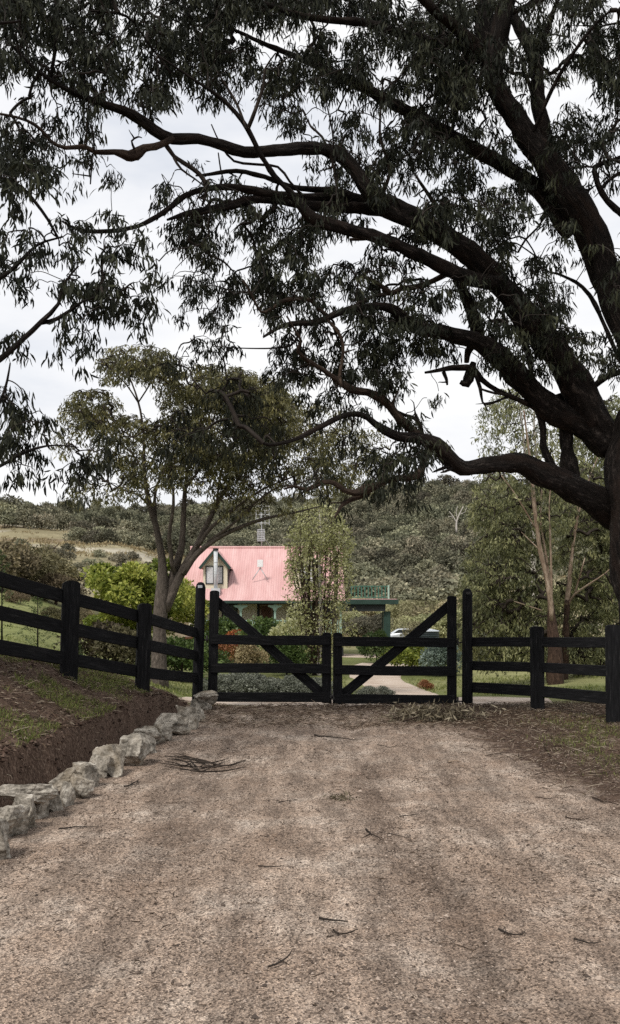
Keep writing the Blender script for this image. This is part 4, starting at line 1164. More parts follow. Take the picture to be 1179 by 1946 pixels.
# young conifers behind the left fence
for k, (px, d, h, lab) in enumerate([(72, 13.2, 1.0, 'young conifer sapling between the rails left of the first post'), (4, 12.5, 1.35, 'young conifer at the left edge behind the fence'), (146, 14.4, .55, 'tiny conifer right of the first fence post')]):
    x = X(px, d); z0 = float(H(x, d)); root = empty('conifer_sapling', (x, d, z0), lab, 'sapling')
    mb = MB(); mb.tube([(x, d, z0 - .05), (x, d, z0 + h)], [.015, .004], 6); st = mb.build('trunk', M['mid_bark'], smooth=True)
    rr2 = np.random.RandomState(50 + k); n = 900
    t = rr2.rand(n) ** .8; nb = 26; br = rr2.randint(0, nb, n); hz = (br + .5) / nb
    a = br * 2.4; ln = (1.02 - hz) * .33 * h * 1.0 * t
    Bp = np.stack([x + np.cos(a) * ln, d + np.sin(a) * ln, z0 + h * (.08 + .92 * hz) + ln * .45], 1) + rr2.normal(size=(n, 3)) * .012
    Dp = unit(np.stack([np.cos(a), np.sin(a), np.full(n, .6)], 1) + rr2.normal(size=(n, 3)) * .6)
    lv = new_obj('foliage', leaves_mesh('foliage', Bp, Dp, rr2.uniform(.03, .06, n), rr2.uniform(.008, .014, n), rr2.rand(n), 1), M['leaf_green'])
    attach(root, st, lv)

# ------------------------------------------------------------------ poplar
d = 36.0; x0 = X(612, d); z0 = float(H(x0, d))
root = empty('poplar_tree', (x0, d, z0), 'pale upright poplar with sparse yellow-green leaves before the house', 'tree')
ls = []
stems = []
for k in range(30):
    bx = 598 + 40 * (hr.random() - .5) * .9 + (8 if k == 0 else 0)
    tx = 606 + hr.uniform(-58, 58); ty = 965 + abs(tx - 606) * 1.1 + hr.uniform(0, 60)
    if k == 0: rows = [(606, 1300, 9), (608, 1220, 8), (610, 1150, 8), (607, 1080, 6), (612, 1020, 4), (606, 968, 2)]
    else:
        w = hr.uniform(2, 3.6)
        mx = bx * .35 + tx * .65 + hr.uniform(-4, 4)
        rows = [(600 + (bx - 600) * .5, hr.uniform(1255, 1292), w * 1.3), (bx * .7 + tx * .3, 1210, w), (mx, 1130, w * .9), (tx + hr.uniform(-4, 4), 1060, w * .7), (tx, ty, 1)]
    dd_ = hr.uniform(-.9, .9)
    p = limb_pts(rows, d, d + dd_, .3); ls.append(p)
    mb = MB(); mb.tube(p[:, :3], p[:, 3], 6, .1, k)
    o = mb.build('trunk' if k == 0 else 'stem', M['white_bark'] if k == 0 else M['pale_bark'], smooth=True); attach(root, o)
pts = clump_pts([(606, 1000, 46, 44, 1.5), (575, 1040, 28, 40, 1.1), (640, 1035, 28, 45, 1.2), (606, 1080, 60, 55, 1.1), (604, 1150, 52, 45, .62), (600, 1215, 48, 45, .62), (580, 1190, 35, 50, .45), (560, 1110, 16, 60, .45), (648, 1100, 22, 70, .6), (650, 1190, 26, 45, .5)], d, 13.0, 1.0)
grow(ls, pts, .27, (.06, .12, .5, .75), 'poplar', M['leaf_poplar'], M['pale_bark'], root, lod=1, nleaf=7, droop=.15, spread=.9, twig_r=.004, sides=3)

# ------------------------------------------------------------------ fence and gate
def post_profile(w, zb, zt, round_=.5):
    pts = [(-w / 2, zb), (w / 2, zb)]
    rz = w * .5 * round_
    for k in range(7):
        a = math.pi * k / 6
        pts.append((w / 2 * math.cos(a), zt - rz + rz * math.sin(a)))
    return pts


def post(name, x, y, w, zb, zt, root, thick=None, lean=0.0, yaw=0.0, rnd=.5):
    mb = MB(); thick = thick or w
    prof = post_profile(w, zb, zt, rnd)
    n = len(prof)
    V = []; A = []
    hN = 9
    # subdivide upward so that the timber grain shows slight bow
    mb.prism([(p[0], p[1]) for p in prof], -thick / 2, thick / 2)
    V = mb.V[0].copy(); c, s_ = math.cos(yaw), math.sin(yaw)
    V2 = np.stack([V[:, 0] * c - V[:, 1] * s_ + x + lean * (V[:, 2] - zb), V[:, 0] * s_ + V[:, 1] * c + y, V[:, 2]], 1)
    mb.V[0] = V2; mb.A[0] = np.stack([V[:, 0] + x, V[:, 1] + y, V[:, 2]], 1)
    o = mb.build(name, M['timber'], bevel=.006)
    if root is not None: attach(root, o)
    return o


def mid(d, px, py): return P(px, py, d)


# left fence
FL = empty('fence', (X(265, 12.7), 12.7, float(H(X(265, 12.7), 12.7))), 'black three-rail timber fence climbing the bank left of the gate', 'fence')
fp = [(-190, 8.6, 1075, 1140, 1228, 1265), ]
Lp = {'gate': (372, 15.0), 'b': (270, 12.75), 'a': (130, 11.35), 'o': (-190, 8.9)}
rails_px = [  # (px, d, y of the three rail centres)
    (378, 15.0, (1204, 1248, 1290)),
    (270, 12.75, (1173, 1224.5, 1277.5)),
    (130, 11.35, (1136.5, 1194, 1253)),
    (-40, 9.75, (1090.0, 1158, 1224)),
    (-210, 8.6, (1040.0, 1118, 1190)),
]
for k in range(3):
    for a, b_ in zip(rails_px[:-1], rails_px[1:]):
        pa = P(a[0], a[2][k], a[1]); pb = P(b_[0], b_[2][k], b_[1])
        t = pb - pa; t /= np.linalg.norm(t); pb = pb + t * .0; off = np.array([0, .05, 0])
        mb = MB(); mb.bar(pa + off, pb + off, .045, .165); o = mb.build('rail', M['timber']); attach(FL, o)
for px, d, w, yt in ((270, 12.72, .19, 1146), (130, 11.32, .215, 1103), (-210, 8.6, .2, 1000)):
    x = X(px, d); zb = float(H(x, d)) - .12
    post('post', x, d, w, zb, Z(yt, d), FL, .15, lean=.03, yaw=.35)
# right fence
FR = empty('fence', (X(1022, 14.3), 14.3, float(H(X(1022, 14.3), 14.3))), 'black three-rail timber fence on level ground right of the gate', 'fence')
rr_px = [(892, 15.0, (1220, 1265.5, 1306.5)), (1022, 14.3, (1220.5, 1268, 1314)), (1168, 12.55, (1221, 1276, 1329)), (1400, 11.0, (1224, 1288, 1348))]
for k in range(3):
    for a, b_ in zip(rr_px[:-1], rr_px[1:]):
        pa = P(a[0], a[2][k], a[1]); pb = P(b_[0], b_[2][k], b_[1]); off = np.array([0, .05, 0])
        mb = MB(); mb.bar(pa + off, pb + off, .045, .155 + (.02 if k == 2 else 0)); o = mb.build('rail', M['timber']); attach(FR, o)
for px, d, w, yt in ((1022, 14.27, .215, 1190), (1168, 12.52, .215, 1187), (1400, 11, .22, 1150)):
    x = X(px, d); zb = float(H(x, d)) - .15
    post('post', x, d, w, zb, Z(yt, d), FR, .16, lean=-.008, yaw=-.2, rnd=.25)

# gate posts
for px, py0, yt, lab in ((378, 1330, 1106, 'tall black round-topped gate post beside the edging stones'), (888.5, 1350, 1118, 'tall black round-topped gate post carrying the right gate leaf')):
    x = X(px, 15.0); zb = -.3
    root = empty('gate_post', (x, 15, 0), lab, 'gate post', 'gate posts')
    mb = MB(); zt = Z(yt, 15.0)
    zz_ = [zb, .4, .9, 1.4, zt - .09, zt - .04, zt - .01, zt]
    rr3 = [.094, .09, .088, .086, .084, .07, .045, .01]
    ln = .03 if px < 500 else 0
    mb.tube([(x + ln * (q - .9), 15, q) for q in zz_], rr3, 20)
    o = mb.build('post', M['timber'], smooth=True); attach(root, o)
    mb = MB(); c_ = x + ln * (zt - .9)
    mb.bar((c_ - .036, 15 - .092, zt - .085), (c_ + .036, 15 - .092, zt - .085), .012, .045); o = mb.build('metal_plate', M['steel'] if px < 500 else M['dark_iron']); attach(root, o)


def gate_leaf(outer_px, inner_px, rail_y, out_top, in_top, label, diag, dz):
    """rail_y: three (outer y, inner y) pairs"""
    sgn = 1 if inner_px > outer_px else -1
    root = empty('gate_leaf', (X(outer_px, 15), 15, 0), label, 'gate', 'leaves of the double gate')
    d = 15.0; w = .155
    def stile(px, yt, yb, nm, lean=0):
        mb = MB(); mb.prism(post_profile(w, Z(yb, d), Z(yt, d), .35), -.035, .035)
        V = mb.V[0]; mb.A[0] = V + px; V[:, 0] += X(px, d) + lean * (V[:, 2] - .5); V[:, 1] += d - dz
        o = mb.build(nm, M['timber'], bevel=.005); attach(root, o)
    stile(outer_px, out_top, rail_y[2][0] + 9, 'outer_stile', .02 * (1 if sgn > 0 else 0))
    stile(inner_px, in_top, rail_y[2][1] + 11, 'inner_stile')
    for (ya, yb) in rail_y:
        mb = MB(); mb.bar(P(outer_px - sgn * 4, ya, d) + [0, -dz - .055, 0], P(inner_px + sgn * 6, yb, d) + [0, -dz - .055, 0], .036, .160)
        o = mb.build('rail', M['timber']); attach(root, o)
    mb = MB(); mb.bar(P(*diag[0], d) + [0, -dz + .055, 0], P(*diag[1], d) + [0, -dz + .055, 0], .036, .160)
    o = mb.build('brace', M['timber']); attach(root, o)
    # drop bolt at the meeting stile and hinges at the hanging stile
    bx = X(inner_px, d) + sgn * .075
    mb = MB(); mb.tube([(bx, d - dz - .04, Z(rail_y[2][1] - 15, d)), (bx, d - dz - .04, -.03)], .011, 8); o = mb.build('drop_bolt', M['dark_iron'], smooth=True); attach(root, o)
    mb = MB()
    mb.box((bx - .03, d - dz - .06, Z(rail_y[2][1] + 1, d)), (bx + .03, d - dz - .037, Z(rail_y[2][1] - 5, d)))
    o = mb.build('bolt_bracket', M['dark_iron']); attach(root, o)
    hx = X(outer_px, d) - sgn * .08
    for yy_ in (rail_y[0][0], rail_y[2][0] + 4):
        mb = MB(); zc_ = Z(yy_, d)
        mb.tube([(hx + sgn * .05, d - dz, zc_), (hx - sgn * .12, d - dz, zc_)], .012, 8)
        mb.tube([(hx - sgn * .02, d - dz, zc_ - .05), (hx - sgn * .02, d - dz, zc_ + .07)], .016, 8)
        o = mb.build('hinge', M['dark_iron'], smooth=True); attach(root, o)
    return root


gate_leaf(405, 621, [(1215.5, 1217), (1268.5, 1271), (1323.5, 1325)], 1122, 1202, 'left leaf of the double gate, brace falling from the tall left stile', [(408, 1140), (616, 1322)], 0.0)
gate_leaf(859, 642, [(1221, 1219), (1275, 1273), (1329, 1328)], 1132, 1202, 'right leaf of the double gate, brace falling from the tall right stile', [(856, 1150), (647, 1326)], 0.0)

# ------------------------------------------------------------------ house
HB = empty('house', (X(500, 56), 56, float(H(X(500, 56), 56))), 'cream cottage with a steep pink iron roof, dormers and green verandah', 'house')


def hp(name, mb, mat, par=None, **k):
    o = mb.build(name, M[mat], **k)
    if par is None: attach(HB, o)
    else:
        o.parent = par
        o.location = Vector(o.location) - Vector(HB.location)
        o.location = -Vector(HB.location)  # same world frame as its parent mesh
        o.location = (0, 0, 0)
    return o


x0, x1 = X(346, 55), X(655, 55)
yE, zE, yR, zR, yB = 54.0, Z(1138, 54), 59.0, Z(1041, 59), 64.0
gz = float(H(X(500, 56), 56)) - .4
mb = MB()  # walls, gables included
mb.prism([(55.9, gz), (yB - .5, gz), (yB - .5, zE + .2), (yR, zR - .12), (55.9, zE + 1.12)], x0 + .3, x1 - .3, 'x')
wall = hp('wall', mb, 'cream')
# roof sheets, verandah kink
th = .05
mb = MB()
prof = [(yE - .35, zE - .10), (yE + .5, zE + .12), (yR, zR), (yB, zE - .1), (yB, zE - .1 - th), (yR, zR - th), (yE + .5, zE + .12 - th), (yE - .35, zE - .10 - th)]
mb.prism(prof, x0, x1, 'x')
roof = hp('roof', mb, 'roof')
mb = MB(); mb.tube([(x0 - .02, yR, zR + .02), (x1 + .02, yR, zR + .02)], .09, 8); hp('ridge_cap', mb, 'roof', roof, smooth=True)
mb = MB(); mb.box((x0 - .02, yE - .47, zE - .27), (x1 + .02, yE - .352, zE - .115)); hp('gutter', mb, 'green_paint')
mb = MB(); mb.box((x0, yE - .34, zE - .30), (x1, 55.88, zE - .22)); hp('verandah_ceiling', mb, 'dark_trim')
# verandah floor
zf = 0.0
mb = MB(); mb.box((x0 + .2, yE - .2, zf - .12), (x1, 55.88, zf)); hp('verandah_floor', mb, 'brown_wood')
mb = MB(); mb.box((x0 + .25, yE - .1, gz), (x1 - .1, yE - .04, zf - .13)); hp('base_boards', mb, 'dark_trim')
for px in (388, 458, 523, 590, 648):
    x = X(px, 54)
    mb = MB(); mb.box((x - .065, yE - .065, zf + .002), (x + .065, yE + .065, zE - .302)); po = hp('verandah_post', mb, 'pale_green', bevel=.01)
    mb = MB(); mb.prism([(x - .42, zE - .38), (x + .42, zE - .38), (x + .40, zE - .48), (x + .15, zE - .56), (x + .08, zE - .72), (x - .08, zE - .72), (x - .15, zE - .56), (x - .40, zE - .48)], yE - .09, yE - .067); hp('bracket', mb, 'pale_green', po)


def balustrade(nm, xa, xb, y, z0, h, mat, gap=.12, th_=.025):
    mb = MB(); mb.box((xa, y - .03, z0 + h - .06), (xb, y + .03, z0 + h)); r_ = hp(nm, mb, mat)
    mb2 = MB(); mb2.box((xa, y - .022, z0 + .08), (xb, y + .022, z0 + .13)); hp('bottom_rail', mb2, mat, r_)
    n = int((xb - xa) / gap)
    mb3 = MB()
    for k in range(n + 1):
        x = xa + (xb - xa) * k / n
        mb3.box((x - th_, y - .012, z0 + .132), (x + th_, y + .012, z0 + h - .062))
    hp('pickets', mb3, mat, r_)
    return r_


balustrade('balustrade', X(388, 54) + .08, X(458, 54) - .08, yE, zf, 1.02, 'pale_green')
balustrade('balustrade', X(458, 54) + .08, X(484, 54), yE, zf, 1.02, 'pale_green')
balustrade('balustrade', X(523, 54) + .08, X(590, 54) - .08, yE, zf, 1.02, 'pale_green')
balustrade('balustrade', X(590, 54) + .08, X(648, 54) - .08, yE, zf, 1.02, 'pale_green')


def window(xa, xb, za, zb, y, bars=1, par=None, inner='glass'):
    mb = MB(); f_ = .07
    mb.box((xa, y - .05, za), (xa + f_, y, zb)); mb.box((xb - f_, y - .05, za), (xb, y, zb))
    mb.box((xa + f_, y - .05, za), (xb - f_, y, za + f_)); mb.box((xa + f_, y - .05, zb - f_), (xb - f_, y, zb))
    for k in range(bars):
        xm = xa + (xb - xa) * (k + 1) / (bars + 1); mb.box((xm - .04, y - .048, za + f_ + .001), (xm + .04, y - .002, zb - f_ - .001))
    w_ = hp('window', mb, 'dark_trim', par)
    mb = MB(); mb.box((xa + .02, y - .02, za + .02), (xb - .02, y - .01, zb - .02)); hp('pane', mb, inner, w_) if par is None else hp('pane', mb, inner, par)
    return w_


# front door
yd0 = 55.9
xa, xb = X(493, 55.9), X(520, 55.9)
mb = MB(); mb.box((xa - .12, yd0 - .04, zf), (xa, yd0 - .003, zf + 2.1)); mb.box((xb, yd0 - .04, zf), (xb + .12, yd0 - .003, zf + 2.1)); mb.box((xa, yd0 - .04, zf + 2.0), (xb, yd0 - .003, zf + 2.1)); df = hp('door_frame', mb, 'dark_trim')
mb = MB(); mb.box((xa, yd0 - .03, zf + .01), (xb, yd0 - .005, zf + 1.998)); dr = hp('door', mb, 'brown_wood')
mb = MB()
for (a_, b_, c_, e_) in ((xa + .04, xa + .12, zf + .05, zf + 1.95), (xb - .12, xb - .04, zf + .05, zf + 1.95), (xa + .12, xb - .12, zf + .90, zf + .98), (xa + .12, xb - .12, zf + 1.87, zf + 1.95), (xa + .12, xb - .12, zf + .05, zf + .2)):
    mb.box((a_, yd0 - .055, c_), (b_, yd0 - .031, e_))
hp('screen_frame', mb, 'orange_bark', dr)
window(X(422, 55.9), X(452, 55.9), zf + .8, zf + 2.0, yd0)
window(X(550, 55.9), X(580, 55.9), zf + .8, zf + 2.0, yd0)
window(X(606, 55.9), X(634, 55.9), zf + .8, zf + 2.0, yd0)

# dormers
for pxc in (410.5, 583):
    yd = 55.22
    xa, xb = X(pxc - 24, yd), X(pxc + 22, yd)
    zb_ = Z(1114, yd); ze = Z(1073, yd); za_ = Z(1045, yd)
    xc = (xa + xb) / 2
    mb = MB(); mb.prism([(xa, zb_ - .25), (xb, zb_ - .25), (xb, ze), (xc, za_ - .08), (xa, ze)], yd, 58.4)
    dm = hp('dormer', mb, 'cream')
    mb = MB(); ov = .20; t_ = .06
    sl = (za_ - ze) / (xb - xc)
    mb.prism([(xa - ov, ze - sl * ov), (xc, za_), (xb + ov, ze - sl * ov), (xb + ov, ze - sl * ov + t_), (xc, za_ + t_ * 1.4), (xa - ov, ze - sl * ov + t_)], yd - .25, 58.6)
    hp('dormer_roof', mb, 'roof', dm)
    mb = MB()
    for sg, xe in ((-1, xa - ov), (1, xb + ov)):
        mb.bar((xe, yd - .265, ze - sl * ov - .02), (xc, yd - .265, za_ - .02), .03, .17)
    hp('barge_board', mb, 'green_paint', dm)
    mb = MB(); mb.box((xb + .002, yd + .02, zb_ - .2), (xb + .012, 58.0, ze - .02)); hp('shaded_cheek', mb, 'dark_trim', dm)  # dark sheet over the cream side wall, side shade put into its colour
    wx0, wx1 = X(pxc - 19.5, yd), X(pxc + 14, yd)
    if pxc > 500: wx0, wx1 = X(pxc - 12, yd), X(pxc + 14, yd)
    mb = MB(); y_ = yd - .003; f_ = .06; z_a, z_b = Z(1110, yd), Z(1075, yd)
    mb.box((wx0, y_ - .05, z_a), (wx0 + f_, y_, z_b)); mb.box((wx1 - f_, y_ - .05, z_a), (wx1, y_, z_b)); mb.box((wx0 + f_, y_ - .05, z_a), (wx1 - f_, y_, z_a + f_)); mb.box((wx0 + f_, y_ - .05, z_b - f_), (wx1 - f_, y_, z_b))
    xm = (wx0 + wx1) / 2; mb.box((xm - .07, y_ - .049, z_a + f_ + .001), (xm + .07, y_ - .001, z_b - f_ - .001))
    hp('window', mb, 'dark_trim', dm)
    mb = MB()
    for a_, b_ in ((wx0 + f_, xm - .07), (xm + .07, wx1 - f_)):
        nf = 6
        for q in range(nf):
            u0 = a_ + (b_ - a_) * q / nf; u1 = a_ + (b_ - a_) * (q + .85) / nf
            mb.box((u0, y_ - .012, z_a + f_), (u1, y_ - .004, z_b - f_))
    hp('curtain', mb, 'curtain', dm)

# flue
xf = X(410, 54.75)
mb = MB(); mb.tube([(xf, 54.85, Z(1126, 54.75)), (xf, 54.85, Z(1046, 54.75))], .125, 16); fl = hp('flue', mb, 'steel', smooth=True)
mb = MB(); mb.tube([(xf, 54.85, Z(1046, 54.75)), (xf, 54.85, Z(1042, 54.75))], [.17, .17], 16); hp('flue_cap', mb, 'dark_trim', fl)
mb = MB()
for q in (1068, 1090): mb.tube([(xf, 54.85, Z(q, 54.75)), (xf, 54.85, Z(q + 1.5, 54.75))], .135, 16)
hp('collar', mb, 'steel', fl)
mb = MB(); mb.box((xf - .26, 54.55, Z(1132, 54.75)), (xf + .28, 55.1, Z(1118, 54.75))); hp('flashing', mb, 'steel', fl)
# panel antenna on an A-frame
ya_ = 55.6
mb = MB()
for px in (480, 509):
    mb.tube([(X(px, ya_ + .1), ya_ + .1, Z(1102, ya_ + .1)), (X(495, ya_), ya_, Z(1079, ya_))], .03, 8)
mb.tube([(X(495, ya_), ya_, Z(1082, ya_)), (X(495, ya_), ya_, Z(1070, ya_))], .035, 8)
ant = hp('antenna_frame', mb, 'steel', smooth=True)
mb = MB(); mb.box((X(489.5, ya_), ya_ - .12, Z(1078, ya_)), (X(500.5, ya_), ya_ - .05, Z(1064, ya_))); hp('antenna_panel', mb, 'white_plastic', ant, bevel=.02)
# aerial mast on ridge
mb = MB(); xm = X(497.5, 59)
mb.tube([(xm, 59.1, zR - .1), (xm, 59.1, Z(958, 59))], .025, 8)
mb.tube([(xm, 59.1, Z(1016, 59)), (X(516, 59), 59.4, zR)], .012, 6)
mast = hp('aerial_mast', mb, 'steel', smooth=True)
mb = MB()
zA, zB = Z(1028, 59), Z(1006, 59)
for q in range(7):
    x = X(489.5, 59) + (X(503, 59) - X(489.5, 59)) * q / 6; mb.tube([(x, 59.05, zA), (x, 59.05, zB)], .016, 5)
for q in range(6):
    z = zA + (zB - zA) * q / 5; mb.tube([(X(489.5, 59), 59.05, z), (X(503, 59), 59.05, z)], .016, 5)
hp('grid_antenna', mb, 'steel', mast)
mb = MB()
for k, yy_ in enumerate((962, 970, 978, 986, 994)):
    z = Z(yy_, 59); mb.tube([(X(487, 59), 59.0, z), (X(512, 59), 59.0, z)], .016, 5)
for px in (487, 495, 504, 512): mb.tube([(X(px, 59), 59.0, Z(998, 59)), (X(px, 59), 59.0, Z(960 + (px % 3) * 3, 59))], .014, 5)
hp('antenna_element', mb, 'steel', mast)

# carport with a deck on top
xa, xb = X(656, 53), X(753, 53)
mb = MB(); mb.box((xa, 52.4, zE - .12), (xb, 57.5, zE - .02)); hp('carport_roof', mb, 'roof')
mb = MB(); mb.box((xa, 52.3, zE - .34), (xb + .08, 52.395, zE - .06)); mb.box((xb + .002, 52.396, zE - .34), (xb + .08, 57.5, zE - .06)); hp('fascia', mb, 'green_paint')
for q0, q1 in ((52.5, 52.9), (56.8, 57.2)):
    mb = MB(); mb.box((xa, q0, zE - .75), (X(733, q0), q1, zE - .125)); hp('carport_beam', mb, 'dark_trim')
for px, y in ((735.5, 52.9), (732, 57.0)):
    mb = MB(); gx = X(px, y); mb.box((gx - .2, y - .2, float(H(gx, y)) - .2), (gx + .2, y + .2, zE - .755 if px > 733 else zE - .8)); hp('carport_post', mb, 'green_paint', bevel=.02)
balustrade('deck_balustrade', X(668, 55), X(739, 55), 55.0, zE - .0, .82, 'rail_green', .2, .035)
mb = MB(); mb.box((X(738, 55) - .03, 54.9, zE), (X(739.5, 55) + .02, 55.03, zE + .86)); hp('deck_post', mb, 'pale_green')

# water tank and car beyond the right gate leaf
tx, ty = X(812, 47), 47.0; tz = float(H(tx, ty))
root = empty('water_tank', (tx, ty, tz), 'squat dark round water tank behind the right gate leaf', 'water tank')
mb = MB(); prof = []
zt = Z(1200, 47)
zs = np.linspace(tz - .1, zt, 34); rs = [.62 + .018 * (i % 2) for i in range(34)]
mb.tube([(tx, ty, z) for z in zs], rs, 40, caps=True); o = mb.build('body', M['tank']); attach(root, o)
mb = MB(); mb.tube([(tx, ty, zt), (tx, ty, zt + .05), (tx, ty, zt + .16)], [.66, .62, .1], 32); o = mb.build('lid', M['car_paint'], smooth=True); attach(root, o)


def car(x, y, zt, label):
    z = float(H(x, y))
    root = empty('parked_car', (x, y, z), label, 'car')
    hh = zt - z
    mb = MB()
    prof = [(-2.1, .35), (-2.15, .75), (-2.0, .95), (-1.3, 1.02), (-.75, hh - .06), (-.3, hh), (.7, hh), (1.3, hh - .08), (1.75, 1.05), (2.1, .95), (2.15, .4)]
    mb.prism([(x + p, z + q) for p, q in prof], y - .85, y + .85); o = mb.build('body', M['car_paint'], bevel=.05, smooth=True); attach(root, o)
    mb = MB(); g_ = [(-1.15, 1.04), (-.72, hh - .1), (1.25, hh - .12), (1.6, 1.06)]
    mb.prism([(x + p, z + q) for p, q in g_], y - .862, y - .845); o = mb.build('side_window', M['glass']); attach(root, o)
    for sx in (-1.3, 1.3):
        for sy in (-.82, .82):
            mb = MB(); mb.tube([(x + sx, y + sy - .1, z + .33), (x + sx, y + sy + .1, z + .33)], .33, 20); w_ = mb.build('wheel', M['rubber']); attach(root, w_)
            mb = MB(); mb.tube([(x + sx, y + sy - .11, z + .33), (x + sx, y + sy + .11, z + .33)], .18, 14); h_ = mb.build('hub', M['hub']); h_.parent = w_


car(X(772, 78), 78, Z(1194, 78), 'silver parked car half hidden behind the right gate brace')

# ------------------------------------------------------------------ edging stones
def stone(name, x, y, z, sx, sy, sz, yaw, seed, label):
    import bmesh
    bm = bmesh.new(); bmesh.ops.create_icosphere(bm, subdivisions=5, radius=1.0)
    rs_ = random.Random(seed)
    # facet by clipping with random planes, then roughen
    planes = []
    for _ in range(11):
        n = Vector((rs_.gauss(0, 1), rs_.gauss(0, 1), rs_.gauss(0, .9))).normalized(); planes.append((n, rs_.uniform(.46, .78)))
    planes.append((Vector((rs_.uniform(-.25, .25), rs_.uniform(-.2, .2), 1)).normalized(), rs_.uniform(.55, .7)))
    from mathutils import noise as mn
    for v in bm.verts:
        c = v.co.copy()
        for n, dd_ in planes:
            q = c.dot(n)
            if q > dd_: c -= n * (q - dd_)
        off = Vector((seed * 3.7, seed * 1.3, 0))
        nn = mn.fractal(c * 1.9 + off, .9, 2.1, 5); c2 = c * (1 + .16 * nn + .035 * mn.noise(c * 9 + off))
        lay = mn.noise(Vector((c.x * 1.2, c.y * 1.2, c.z * 6)) + off)
        c2 += Vector((c.x, c.y, 0)) * .09 * lay
        v.co = Vector((c2.x * sx, c2.y * sy, c2.z * sz)) * 1.35
    me = bpy.data.meshes.new(name); bm.to_mesh(me); bm.free()
    o = new_obj(name, me, M['stone'], smooth=False)
    o.location = (x, y, z); o.rotation_euler = (rs_.uniform(-.12, .12), rs_.uniform(-.12, .12), yaw)
    return tag(o, label, 'stone', 'edging stones along the drive')


# (px centre, y base px, width px, height px) read along the row from the camera to the gate
stones = [(-34, 1640, 80, 90, 'big dark stone cut by the left edge of the picture'),
          (12, 1596, 60, 62, 'grey cracked stone lowest in the left corner of the row'),
          (46, 1580, 44, 70, 'pale veined stone second from the left corner'),
          (40, 1530, 80, 40, 'long flat-topped stone lying behind the pale veined one'),
          (76, 1556, 34, 56, 'narrow upright grey stone beside the long flat-topped one'),
          (98, 1546, 32, 54, 'dark grey upright stone in the nearest part of the row'),
          (126, 1534, 30, 48, 'smooth brownish upright stone next to the dark upright one'),
          (150, 1520, 46, 48, 'pale round-shouldered stone at the foot of the jutting stone'),
          (120, 1500, 56, 34, 'flat weathered stone set back against the soil cut'),
          (164, 1500, 48, 52, 'jutting block with a shadowed underside'),
          (188, 1482, 34, 48, 'reddish-brown faced stone below the pale flat slab'),
          (204, 1478, 56, 62, 'large pale slab-topped stone mid row'),
          (246, 1458, 64, 58, 'biggest whitish lichen-covered stone of the row'),
          (276, 1434, 34, 42, 'small stone wedged beside the whitish lichen-covered one'),
          (284, 1418, 46, 36, 'brown layered stone with a domed top'),
          (306, 1412, 34, 38, 'mottled stone right of the brown layered one'),
          (322, 1400, 56, 44, 'wide block with a bright white chipped face'),
          (352, 1388, 36, 48, 'pointed stone standing up like a tooth'),
          (372, 1374, 28, 30, 'small stone just before the gate end pile'),
          (386, 1358, 34, 30, 'lower stone of the stack against the gate post'),
          (386, 1338, 36, 26, 'upper grey stone of the stack against the gate post')]
for k, (px, yb, w, h, lab) in enumerate(stones):
    dgr = EYE * F / (max(yb, 1352) - CY)
    if k == 3: dgr = 6.75
    if k == 8: dgr = 7.6
    if k >= 19: dgr = 14.2
    x = X(px, dgr); zc_ = Z(yb - h / 2, dgr)
    sw = w * dgr / F / 2; sh = h * dgr / F / 2
    stone('stone', x, dgr + sw * .5, zc_ - sh * .12, sw * 1.1, sw * random.uniform(.9, 1.15), sh * 1.14, random.uniform(-.5, .5), k + 1, lab)

# ------------------------------------------------------------------ ground scatter
r = np.random.RandomState(21)


def scat(n, x0, x1, y0, y1, dens=None, powy=1.0):
    x = r.uniform(x0, x1, n); y = y0 + (y1 - y0) * r.rand(n) ** powy
    if dens is not None:
        k = r.rand(n) < dens(x, y); x = x[k]; y = y[k]
    return x, y


# pebbles: small octahedral stones
x, y = scat(52000, -2.5, 3.2, 2.6, 12, lambda x, y: (x > rock_x(y) + .1) * (.3 + .7 * sstep(.4, .6, fbm(x * 2, y * 1.2, 3))), 1.4)
n = len(x); z = drive_z(x, y); s = r.uniform(.003, .008, n) * (1 + (r.rand(n) < .03) * 1.0)
a = r.rand(n) * 6.28
base = np.array([(1, 0, 0), (0, 1, 0), (-1, 0, 0), (0, -1, 0), (.2, .1, .75), (0, 0, -.6)])
V = np.empty((n, 6, 3))
jit = 1 + r.uniform(-.35, .35, (n, 6, 1))
bv = base[None] * jit
V[..., 0] = bv[..., 0] * np.cos(a)[:, None] - bv[..., 1] * np.sin(a)[:, None]; V[..., 1] = bv[..., 0] * np.sin(a)[:, None] + bv[..., 1] * np.cos(a)[:, None]; V[..., 2] = bv[..., 2]
V = V * s[:, None, None] + np.stack([x, y, z + s * .25], 1)[:, None]
k = np.arange(n)[:, None] * 6
fc = np.array([(0, 1, 4), (1, 2, 4), (2, 3, 4), (3, 0, 4), (1, 0, 5), (2, 1, 5), (3, 2, 5), (0, 3, 5)])
T3 = (k[:, :, None] + fc[None]).reshape(-1, 3)
M['pebble'] = leaf_mat('pebble_stone', (.035, .026, .022), (.20, .152, .12), (.42, .34, .28), 0, .9)
me = mesh_np('gravel', V.reshape(-1, 3), [T3], {'rnd': np.repeat(r.rand(n) ** .8, 6)})
tag(new_obj('gravel', me, M['pebble'], smooth=False), 'loose gravel chips strewn over the drive', 'gravel', kind='stuff')


